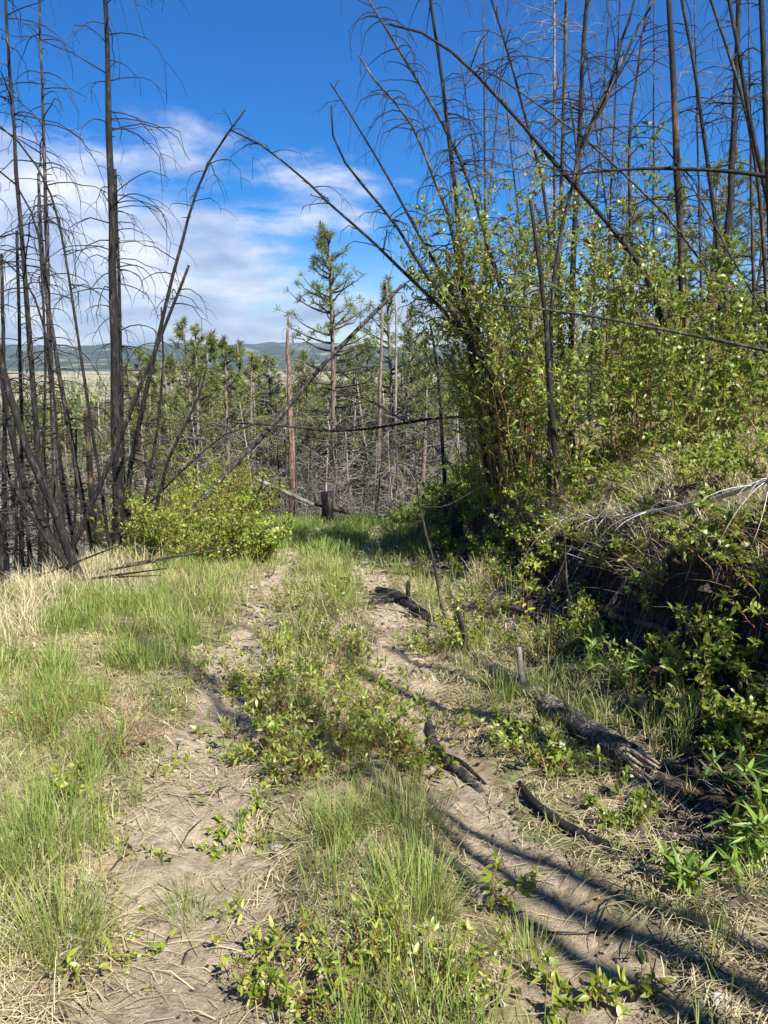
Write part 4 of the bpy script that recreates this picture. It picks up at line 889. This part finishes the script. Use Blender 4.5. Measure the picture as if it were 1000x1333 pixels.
clump(Gg, x, y, 12, 0.05, (0.10, 0.26), 0.004, 0.3+0.6*rng.random(150))
tag(obj('green_grass', Gg.mesh('green_grass'), M['grass'], kind='stuff'), 'thin green grass growing along both sides of the track', 'grass')
# standing dry grass
sd = lambda a, b: np.clip(green_density(a, b)*1.2*straw_share(a, b), 0, 1)
x, y = scatter(7000, -5.5, 2.2, 1.2, 5, sd, 1.4); clump(Gs, x, y, 11, 0.06, (0.10, 0.26), 0.0026, rng.random(len(x)), (0.3, 1.5))
x, y = scatter(6000, -6, 2.2, 5, 11, sd, 1.2); clump(Gs, x, y, 9, 0.07, (0.12, 0.32), 0.0042, rng.random(len(x)), (0.3, 1.4))
edge = lambda a, b: np.exp(-((a-xleft(b)-0.15)/0.55)**2)
x, y = scatter(3000, -5.5, -2.4, 6.0, 13, edge, 1.0); clump(Gs, x, y, 9, 0.08, (0.22, 0.52), 0.0058, 0.5+0.5*rng.random(len(x)), (0.1, 0.9))
x, y = scatter(1500, 2.0, 9, 3, 14, lambda a, b: (a-xfoot(b) > 0.4)*sstep(0.0, 0.35, fbm(a*0.8, b*0.8, 3, 351)+0.25*np.exp(-((a-3.3)/0.9)**2-((b-6.5)/1.6)**2)), 1.0)
clump(Gs, x, y, 22, 0.07, (0.30, 0.62), 0.0052, 0.4+0.6*rng.random(len(x)), (0.5, 1.7))
x = rng.uniform(0, 1, 420); y = 2.6+8*rng.random(420); x = xfoot(y)+0.45+0.5*x
clump(Gs, x, y, 14, 0.06, (0.12, 0.38), 0.0045, 0.2+0.8*rng.random(420), (0.5, 1.9))
# straw lying flat
n = 120000
x = rng.uniform(-5.5, 2.4, n); y = 1.2*(10/1.2)**rng.random(n)
den = np.clip(0.42 + 0.75*fbm(x*1.1, y*1.1, 3, 361) - 0.40*np.exp(-(rutd(x, y)/0.24)**2) + 0.2*(x > xcen(y)+0.9), 0.05, 1)*(x > xleft(y)-0.6)*(1-0.85*sstep(-0.7, -0.2, x-xfoot(y)))*(x < xfoot(y)+0.15)
ok = (rng.random(n) < den) & (np.abs(x) < 0.66*y+1.0); x, y = x[ok], y[ok]; n = len(x)
yaw = rng.random(n)*6.28; L = rng.uniform(0.03, 0.20, n)
e = np.stack([x+L*np.cos(yaw), y+L*np.sin(yaw)], -1); m_ = np.stack([x+0.5*L*np.cos(yaw), y+0.5*L*np.sin(yaw)], -1)
wd = (0.0013*np.clip(y/3.0, 1, 2.2)*rng.uniform(0.7, 1.5, n))[:, None]
sd_ = np.stack([-np.sin(yaw), np.cos(yaw), 0*yaw], -1)*wd
p0 = np.stack([x, y, height(x, y)+0.012+0.012*rng.random(n)], -1); p1 = np.column_stack([m_, height(m_[:, 0], m_[:, 1])+0.018+0.03*rng.random(n)]); p2_ = np.column_stack([e, height(e[:, 0], e[:, 1])+0.010+0.015*rng.random(n)])
fl_ = (np.abs(p0[:, 2]-p2_[:, 2]) < 0.09) & (np.abs(p0[:, 2]-p1[:, 2]) < 0.07)
p0, p1, p2_, sd_ = p0[fl_], p1[fl_], p2_[fl_], sd_[fl_]; n = len(p0)
V = np.stack([p0-sd_, p0+sd_, p1-sd_, p1+sd_, p2_-sd_*0.4, p2_+sd_*0.4], 1).reshape(-1, 3); b = np.arange(n)*6
Gs.add(V, [np.stack([np.stack([b, b+1, b+3, b+2], -1), np.stack([b+2, b+3, b+5, b+4], -1)], 1).reshape(-1, 4)], rng.random(n))
tag(obj('dry_grass', Gs.mesh('dry_grass'), M['straw'], kind='stuff'), 'pale dry grass and flattened straw over the ground', 'grass')
# dark burnt bits and dead twigs lying about
A = Acc()
for i in range(1300):
    y = 1.4*(12/1.4)**rng.random(); x = rng.uniform(-3.2, 2.6); 
    if x < xcen(y)+0.7 and rng.random() < 0.72: continue
    az = rng.uniform(0, 6.28); L = rng.uniform(0.04, 0.22); z = H(x, y); x2 = x+L*math.cos(az); y2 = y+L*math.sin(az)
    tube(A, [(x, y, z+0.015), ((x+x2)/2, (y+y2)/2, z+0.03), (x2, y2, H(x2, y2)+0.015)], [0.004, 0.0035, 0.002], 4, rng.random())
tag(obj('charred_twigs', A.mesh('charred_twigs'), M['twig'], kind='stuff'), 'dark burnt twigs littering the dirt beside the bank', 'twigs')

# single tufts of grass that stand out
def tuft(px, py, n, rad, hr, label, mat='grass', w=0.0030, tint=0.5):
    p = gpt(px, py); A = Acc(); k = n
    a = rng.random(k)*2*np.pi; r = rad*np.sqrt(rng.random(k)); x = p[0]+r*np.cos(a); y = p[1]+r*np.sin(a)
    blades(A, np.stack([x, y, height(x, y)-0.015], -1), rng.uniform(*hr, k), w*rng.uniform(0.6, 1.25, k), a+rng.normal(size=k)*0.5, rng.uniform(0.05, 0.75, k)*(0.4+r/rad), np.clip(tint+rng.normal(size=k)*0.14, 0, 1))
    B = Acc(); q = n//4; a = rng.random(q)*6.28; r = rad*np.sqrt(rng.random(q))*1.2; x = p[0]+r*np.cos(a); y = p[1]+r*np.sin(a)
    blades(B, np.stack([x, y, height(x, y)-0.01], -1), rng.uniform(hr[0]*0.4, hr[1]*0.7, q), w*0.8*np.ones(q), a, rng.uniform(0.5, 1.7, q), rng.random(q))
    root = empty('grass_tuft', p, label, 'grass')
    obj('green_blades', A.mesh('green_blades', origin=p), M[mat], root, kind='stuff'); obj('dry_blades', B.mesh('dry_blades', origin=p), M['straw'], root, kind='stuff')
tuft(432, 1085, 260, 0.13, (0.12, 0.29), 'tall green grass tuft at the near end of the leafy shrubs, beside the outer rut')
tuft(530, 1085, 300, 0.15, (0.14, 0.33), 'thickest green grass tuft between the ruts, beside the split root')
tuft(545, 1195, 300, 0.13, (0.14, 0.30), 'green grass tuft just this side of the thickest tuft')
tuft(85, 1240, 320, 0.15, (0.14, 0.34), 'green grass tuft growing in flattened straw outside the outer rut')
tuft(45, 1120, 260, 0.16, (0.15, 0.34), 'green grass tuft beside the yellow-green weed', tint=0.35)
tuft(700, 850, 130, 0.10, (0.15, 0.40), 'loose pale grass tuft growing against the long charred log', 'straw', tint=0.6)
tuft(625, 765, 150, 0.10, (0.2, 0.5), 'spiky pale grass tuft sprouting from the foot of the bank', 'straw', 0.005, 0.6)
tuft(240, 1200, 120, 0.09, (0.10, 0.22), 'small green grass tuft on the edge of the outer rut')
tuft(690, 1260, 110, 0.08, (0.10, 0.24), 'sparse green grass tuft near the leafy seedlings of the inner rut')
tuft(320, 1180, 40, 0.05, (0.05, 0.12), 'tiny green grass tuft alone on the bare outer rut')

# ------------------------------------------------------------------ shrubs
def leaf_mesh(name, L, W, mat, fold=0.18, bend=0.22):
    V = []; k = 6; F = []
    for i in range(k+1):
        t = i/k; w = W/2*math.sin(math.pi*min(1, 0.06+0.94*t)**0.8)**0.9 if 0 < i < k else W*0.03
        z = -bend*L*t*t
        V += [(t*L, -w, z+fold*w), (t*L, 0, z), (t*L, w, z+fold*w)]
    for i in range(k):
        a = i*3; F += [(a, a+3, a+4, a+1), (a+1, a+4, a+5, a+2)]
    me = bpy.data.meshes.new(name); me.from_pydata(V, [], F); me.materials.append(mat)
    me.polygons.foreach_set('use_smooth', [True]*len(F)); return me
LEAF = leaf_mesh('leaf', 1.0, 0.36, M['leaf_obj']); LEAFW = leaf_mesh('wide_leaf', 1.0, 0.42, M['leaf_obj'], 0.25, 0.3); LEAFN = leaf_mesh('narrow_leaf', 1.0, 0.17, M['herb_obj'], 0.3, 0.35)
def shrub(name, label, base, h, spread, nstem, ntwig, nleaf, llen, lrat, leafmat, stemmat='stem', group=None, sr=0.006, leaf0=0.2, single=None, lean=(0, 0), twl=0.28, maxleaf=290, cat='shrub', jit=0.06, upb=0.5, tw_up=0.35, hvar=(0.6, 1.0), tpow=0.8):
    base = np.asarray(base, float)
    root = empty(name, base, label, cat, group)
    S = Acc(); PP = []; DD = []; SI = []; stems = []
    for i in range(nstem):
        if single is not None: S = Acc()
        az = rng.uniform(0, 6.28); rr = spread*math.sqrt(rng.random()); hh_ = h*rng.uniform(*hvar)*(1-0.25*(rr/max(spread, 1e-3))**2)
        off = np.array([math.cos(az), math.sin(az), 0])
        s = np.linspace(0, 1, 9)[:, None]
        path = base + off*(jit*rng.random() + rr*s**1.25) + np.array([lean[0], lean[1], 0])*h*s**1.3 + np.array([0, 0, 1.0])*(hh_*s) + 0.014*h*rng.normal(size=(9, 3))*s + 0.05*h*np.sin(s*rng.uniform(2, 5)+rng.uniform(0, 6))*rng.normal(size=3)*np.array([1, 1, 0])*s
        path[0, 2] = base[2]-0.05
        tube(S, path, np.linspace(sr, sr*0.3, 9), 4, rng.random(), cap=False)
        for k in range(ntwig):
            t = leaf0+(1-leaf0)*rng.random()**tpow; f = t*8; a = int(min(f, 7)); p0 = path[a]+(path[a+1]-path[a])*(f-a)
            d = rng.normal(size=3)*np.array([1, 1, 0.5]); d = nrm(nrm(d)+off*0.35*rng.random()+np.array([0, 0, tw_up]))
            L = twl*h*rng.uniform(0.4, 1.1)*(1-0.45*t)
            ss = np.linspace(0, 1, 3)[:, None]; tp = p0 + d*L*ss + np.array([0, 0, 0.18])*L*ss**2
            tube(S, tp, np.linspace(sr*0.4, sr*0.18, 3), 3, rng.random(), cap=False)
            m = max(1, int(nleaf*rng.uniform(0.6, 1.3)))
            q = rng.uniform(0.15, 1.0, m); PP.append(p0 + d*L*q[:, None] + np.array([0, 0, 0.18])*L*(q**2)[:, None])
            dd_ = rng.normal(size=(m, 3))*0.75 + d*0.75 + np.array([0, 0, 0.25]); DD.append(dd_)
        if single is not None: stems.append(obj('stem', S.mesh('stem', origin=base), M[stemmat], root))
        m = max(1, nleaf//2); PP.append(np.repeat(path[-1:], m, 0)); DD.append(rng.normal(size=(m, 3))*0.6+np.array([0, 0, 0.9]))
        SI.append(sum(len(q_) for q_ in PP))
    if single is None: obj('stems', S.mesh('stems', origin=base), M[stemmat], root)
    PP = np.concatenate(PP); DD = nrm(np.concatenate(DD)); n = len(PP); Ls = llen*rng.uniform(0.4, 1.3, n)
    if single is not None:
        order = rng.permutation(n)[:maxleaf]
        for i in order:
            D_ = DD[i]; nv = nrm(rng.normal(size=3)+np.array([0, 0, 1.3])); S_ = nrm(np.cross(nv, D_)); U_ = np.cross(D_, S_)
            mt = Matrix(((D_[0], S_[0], U_[0]), (D_[1], S_[1], U_[1]), (D_[2], S_[2], U_[2])))
            o = obj('leaf', single, None, stems[int(np.searchsorted(SI, i, 'right'))]); o.matrix_local = Matrix.LocRotScale(Vector(PP[i]-base), mt.to_quaternion(), Vector((Ls[i],)*3))
        rest = np.setdiff1d(np.arange(n), order)
        if len(rest) > 10:
            A = Acc(); leaves(A, PP[rest], DD[rest], Ls[rest], Ls[rest]*lrat, rng.random(len(rest))); obj('foliage', A.mesh('foliage', origin=base), M[leafmat], root, kind='stuff')
    else:
        A = Acc(); leaves(A, PP, DD, Ls, Ls*lrat, np.clip(rng.random(n)*0.65+0.45*rng.random()-0.05, 0, 1), up=upb)
        obj('foliage', A.mesh('foliage', origin=base), M[leafmat], root, kind='stuff')
    return root
def onslope(x, y): return np.array([x, y, H(x, y)])

# tall willows on the bank
def willow_label(px):
    if px < 690: return 'tall leafy willow clump with tan stems growing around the bowed burnt trees', 'tall willows around the bowed trees'
    if px < 815: return 'tall leafy willow clump growing at the foot of the fine-twigged upright snags', 'tall willows at the fine-twigged snags'
    return 'leafy willow clump with red and tan stems growing around the half-burnt trunk', 'willows around the half-burnt trunk'
for (pb, px, top, D, spr) in ((640, 580, 270, 11.5, 0.5), (650, 606, 225, 11.2, 0.55), (660, 640, 188, 11.2, 0.55), (672, 668, 190, 10.4, 0.55), (690, 692, 200, 10.8, 0.6), (630, 540, 320, 12.6, 0.5), (640, 600, 320, 12, 0.6), (735, 745, 320, 9.8, 0.6), (705, 715, 300, 10.2, 0.6), (800, 805, 290, 10, 0.45), (818, 826, 185, 11.0, 0.35), (775, 780, 330, 10.2, 0.6), (850, 850, 320, 9.6, 0.5), (880, 885, 300, 9.0, 0.4), (915, 915, 335, 9.6, 0.5), (690, 680, 380, 9.6, 0.6), (665, 650, 260, 10.4, 0.6), (935, 935, 390, 9.0, 0.5), (960, 955, 400, 8.6, 0.4), (760, 755, 440, 8.6, 0.7), (835, 840, 430, 8.4, 0.6), (900, 905, 450, 7.8, 0.5), (985, 975, 430, 8.2, 0.5), (870, 865, 350, 10.4, 0.5), (905, 900, 310, 10.6, 0.45), (830, 790, 260, 10.6, 0.5)):
    while (pb-500)/1000*D - xfoot(D) < 0.5 and D < 14: D += 0.1
    p = P(pb, 600, D); b = onslope(p[0], p[1]); tp = P(px, top, D); hgt = tp[2]-b[2]
    lb, gp = willow_label(pb)
    shrub('willow_shrub', lb, b, hgt, spr, 5, int(7+5.6*hgt), 13, 0.078, 0.37, 'willow', 'stem' if rng.random() < 0.85 else 'stem_red', gp, sr=0.0085, leaf0=0.16, twl=0.16, jit=0.3, tpow=0.72, tw_up=0.5, lean=((tp[0]-b[0])/hgt, 0), hvar=(0.85, 1.12))
# low bushes along the lip and slope of the bank
bl = 'low green leafy bush growing along the top of the bank'
for i in range(60):
    y = 3.6+12.9*rng.random()**1.3; x = xfoot(y)+0.40+rng.gamma(1.6, 0.65)
    if abs(x/y) > 0.62 or (y < 8 and x-xfoot(y) < 1.0): continue
    hgt = rng.uniform(0.25, 0.7)
    shrub('low_bush', bl, onslope(x, y), hgt, hgt*0.75, 9, 8, 7, 0.055, 0.48, 'bush', 'stem', 'low bushes along the top of the bank', sr=0.005, jit=0.15)
for i in range(64):
    y = 2.7+7.8*rng.random()**1.5; x = xfoot(y)+rng.uniform(-0.05, 0.35)
    shrub('lip_plant', 'small leafy plant rooted in the black face of the bank', onslope(x, y), rng.uniform(0.10, 0.24), 0.14, 5, 6, 5, 0.042, 0.46, 'willow', 'stem_red', 'small plants on the black bank', sr=0.003, jit=0.08, twl=0.35, lean=(-0.35, 0), cat='plant')
for i in range(30):                     # on the shoulder of the bank toward the bend
    y = rng.uniform(9.5, 18); x = xfoot(y)+rng.uniform(-0.25, 0.7)
    hgt = rng.uniform(0.2, 0.55)
    shrub('low_bush', 'low green leafy bush on the shaded shoulder of the bank toward the bend', onslope(x, y), hgt, hgt*0.9, 9, 8, 6, 0.062, 0.42, 'bush', 'stem', 'low bushes toward the bend', sr=0.005, jit=0.15)
for (px, py, hgt) in ((985, 720, 0.4), (945, 770, 0.34), (1000, 790, 0.36), (905, 735, 0.3), (820, 735, 0.3), (865, 700, 0.34), (970, 890, 0.3), (930, 850, 0.26), (760, 720, 0.34), (715, 705, 0.36), (1010, 960, 0.34), (670, 700, 0.4), (630, 720, 0.36)):
    shrub('bank_shrub', 'leafy shrub spreading over the black bank under the pale fallen limb', gpt(px, py), hgt, hgt*0.7, 7, 8, 7, 0.046, 0.42, 'willow', 'stem', 'leafy shrubs under the pale limb', sr=0.004, jit=0.1, twl=0.32, lean=(-0.3, 0))
# the round bush at the left edge
b = gpt(250, 738)
for (dx, dy, hgt, spr) in ((-0.15, 0.3, 1.6, 0.85),):
    shrub('round_bush', 'big round bright green bush at the left edge of the track', onslope(b[0]+dx, b[1]+dy), hgt*0.84, spr*1.08, 46, 20, 10, 0.056, 0.46, 'bush', 'stem', sr=0.008, jit=0.7, twl=0.24, leaf0=0.08, cat='bush', hvar=(0.35, 1.15))
b = gpt(325, 730); shrub('low_bush', 'small bright green bush touching the round bush beside the outer rut', onslope(b[0], b[1]+0.1), 0.75, 0.55, 24, 18, 10, 0.055, 0.5, 'bush', 'stem', sr=0.006, jit=0.3, leaf0=0.08, cat='bush')
for (px, D, hgt, spr) in ((195, 13.5, 1.5, 0.8), (270, 14.5, 1.9, 0.8), (312, 15, 1.4, 0.7), (235, 17, 2.2, 0.8), (180, 18, 2.6, 0.8), (290, 19, 2.6, 0.8), (335, 19.5, 2.0, 0.7)):
    p = P(px, 690, D); shrub('leafy_bush', 'tall loose green bush growing behind the round bush', onslope(p[0], p[1]), hgt, spr, 16, 16, 9, 0.06, 0.5, 'bush', 'stem', 'loose bushes behind the round bush', sr=0.01, jit=0.3, cat='bush')

# low shrubs on the strip between the ruts
cl = 'low leafy shrub with red stems growing between the two ruts'
for (px, py, hgt, spr) in ((348, 905, 0.26, 0.30), (395, 965, 0.32, 0.32), (455, 960, 0.32, 0.34), (510, 990, 0.30, 0.32), (378, 850, 0.28, 0.32), (430, 890, 0.30, 0.32), (345, 985, 0.20, 0.24), (545, 1000, 0.24, 0.22), (485, 925, 0.28, 0.30), (405, 815, 0.28, 0.30), (368, 798, 0.24, 0.30), (425, 1005, 0.26, 0.28), (318, 900, 0.2, 0.25), (440, 850, 0.24, 0.28), (360, 940, 0.26, 0.26), (400, 775, 0.26, 0.3)):
    b = gpt(px, py); shrub('leafy_shrub', cl, b, hgt, spr, 14, 7, 7, 0.040, 0.32, 'lowshrub', 'stem_red', 'leafy shrubs between the ruts', sr=0.003, jit=0.14, twl=0.5, leaf0=0.12, hvar=(0.35, 1.15))
b = gpt(452, 790); shrub('leafy_shrub', 'single taller leafy sprig at the far end of the shrubs between the ruts', b, 0.42, 0.06, 2, 9, 6, 0.05, 0.34, 'lowshrub', 'stem_red', sr=0.004, twl=0.3)
# foreground plants, leaf by leaf
fgl = 'leafy shrub with broad yellow-green leaves between the ruts, this side of the grass tufts'
for (px, py, hgt, spr, ns) in ((345, 1322, 0.13, 0.08, 4), (440, 1318, 0.17, 0.11, 6), (505, 1310, 0.17, 0.12, 6), (575, 1318, 0.18, 0.12, 6), (400, 1270, 0.12, 0.09, 4), (530, 1265, 0.16, 0.11, 5), (620, 1300, 0.16, 0.1, 4), (470, 1262, 0.13, 0.1, 4)):
    shrub('leafy_shrub', fgl, gpt(px, py), hgt, spr*1.25, ns+1, 6, 6, 0.029, 0.34, 'lowshrub', 'stem_red', 'broad-leaved shrubs between the ruts', sr=0.0028, single=LEAF, twl=0.4, leaf0=0.15, maxleaf=220)
shrub('sapling', 'upright leafy seedling with a red stem on the edge of the inner rut', gpt(645, 1185), 0.30, 0.04, 2, 9, 5, 0.042, 0.36, 'lowshrub', 'stem_red', sr=0.0035, single=LEAF, lean=(0.12, 0), twl=0.22)
for (px, py) in ((745, 1335), (790, 1325), (830, 1318), (715, 1300)):
    shrub('seedling', 'small green seedling sprouting from the inner rut', gpt(px, py), 0.13, 0.04, 3, 4, 4, 0.045, 0.3, 'lowshrub', 'stem', 'seedlings in the inner rut', sr=0.0022, single=LEAF, twl=0.3, cat='plant')
shrub('sapling', 'tall leafy sapling with a tan stem standing before the black bank', gpt(903, 948), 0.80, 0.06, 2, 14, 7, 0.055, 0.42, 'willow', 'stem', sr=0.008, single=LEAFW, leaf0=0.42, lean=(-0.05, 0.05), twl=0.16)
shrub('sapling', 'pale leafy sapling standing before the black bank beside the thin dark stem', gpt(690, 830), 0.85, 0.06, 2, 12, 6, 0.06, 0.36, 'willow', 'stem_red', sr=0.006, single=LEAF, leaf0=0.35, twl=0.14)
shrub('sapling', 'leafy branch reaching out of the black bank by the fallen limb end', gpt(1000, 850), 0.34, 0.2, 5, 8, 5, 0.05, 0.5, 'bush', 'stem_red', sr=0.004, single=LEAFW, twl=0.3)
shrub('leafy_shrub', 'bright leafy shrub growing beside the charred upright stub of the long log', gpt(605, 850), 0.38, 0.16, 7, 8, 6, 0.055, 0.36, 'willow', 'stem', sr=0.004, single=LEAF, twl=0.25)
for (px, py, hgt, n_) in ((985, 1085, 0.42, 9), (1010, 1130, 0.4, 8), (890, 1165, 0.14, 4), (965, 1145, 0.16, 3), (760, 890, 0.34, 5), (815, 905, 0.3, 5)):
    shrub('herb', 'narrow-leaved green herb with upright stems at the foot of the bank', gpt(px, py), hgt, hgt*0.35, n_, 10, 3, 0.085, 0.16, 'lowshrub', 'stem_red', 'narrow-leaved herbs at the foot of the bank', sr=0.003, single=LEAFN, twl=0.12, leaf0=0.25, cat='plant', maxleaf=200)
for (px, py, hgt, spr) in ((720, 860, 0.3, 0.3), (770, 850, 0.3, 0.3), (680, 845, 0.28, 0.25), (740, 1010, 0.2, 0.2), (690, 990, 0.2, 0.2), (560, 850, 0.2, 0.25), (650, 960, 0.16, 0.2), (830, 880, 0.25, 0.25), (800, 1065, 0.1, 0.15), (640, 800, 0.3, 0.25), (600, 790, 0.25, 0.25), (660, 760, 0.3, 0.3), (720, 740, 0.3, 0.25), (860, 780, 0.2, 0.2), (930, 720, 0.25, 0.2), (780, 760, 0.2, 0.15)):
    shrub('low_bush', 'small green bush on the ground around the long charred log', gpt(px, py), hgt, spr, 10, 7, 6, 0.04, 0.38, 'willow', 'stem_red', 'small bushes around the long log', sr=0.003, jit=0.12, twl=0.35)
shrub('weed', 'yellow-green leafy weed standing in the grass outside the outer rut', gpt(95, 1045), 0.26, 0.08, 6, 6, 5, 0.036, 0.42, 'lowshrub', 'stem', sr=0.003, single=LEAFW, twl=0.25, cat='plant')
shrub('twiggy_shrub', 'dark twiggy shrub with few leaves in the grass outside the outer rut', gpt(150, 990), 0.42, 0.42, 9, 7, 2, 0.025, 0.4, 'lowshrub', 'stem_red', sr=0.0035, twl=0.35)
shrub('twiggy_shrub', 'sparse thorny shrub with arching twigs beside the dark twiggy shrub', gpt(75, 960), 0.40, 0.35, 6, 7, 2, 0.025, 0.4, 'lowshrub', 'stem_red', sr=0.0035, twl=0.35)
for (px, py) in ((300, 1090), (325, 1060), (290, 1105)):
    shrub('ground_weed', 'flat bright green weed on the bare dirt of the outer rut', gpt(px, py), 0.04, 0.09, 9, 3, 4, 0.03, 0.5, 'bush', 'stem', 'flat weeds on the outer rut', sr=0.0015, single=LEAFW, twl=0.6, cat='plant', maxleaf=90)
wdl = 'small green sprout growing along the edge of the outer rut'
for i in range(58):
    y = 1.9*(8/1.9)**rng.random(); c = float(xcen(y)); x = c - HALF + rng.choice([-1, 1])*rng.uniform(0.06, 0.42)
    shrub('sprout', wdl, onslope(x, y), rng.uniform(0.04, 0.12), 0.05, 3, 3, 3, 0.034, 0.36, 'lowshrub', 'stem', 'sprouts along the outer rut', sr=0.0018, single=LEAF, twl=0.4, cat='plant')

# ------------------------------------------------------------------ haze over the valley
m, t, out = new_mat('haze')
pv = t.nodes.new('ShaderNodeVolumePrincipled'); pv.inputs['Color'].default_value = (0.62, 0.80, 1.0, 1); pv.inputs['Density'].default_value = 7.5e-5; pv.inputs['Anisotropy'].default_value = 0.25
t.links.new(pv.outputs[0], out.inputs['Volume'])
zlo, zhi = -140, 420
V = [(x, y, z) for z in (zlo, zhi) for (x, y) in ((-6500, -60), (6500, -60), (6500, 9000), (-6500, 9000))]
me = bpy.data.meshes.new('haze'); me.from_pydata(V, [], [(3, 2, 1, 0), (4, 5, 6, 7), (0, 1, 5, 4), (1, 2, 6, 5), (2, 3, 7, 6), (3, 0, 4, 7)])
obj('haze', me, m, kind='stuff')
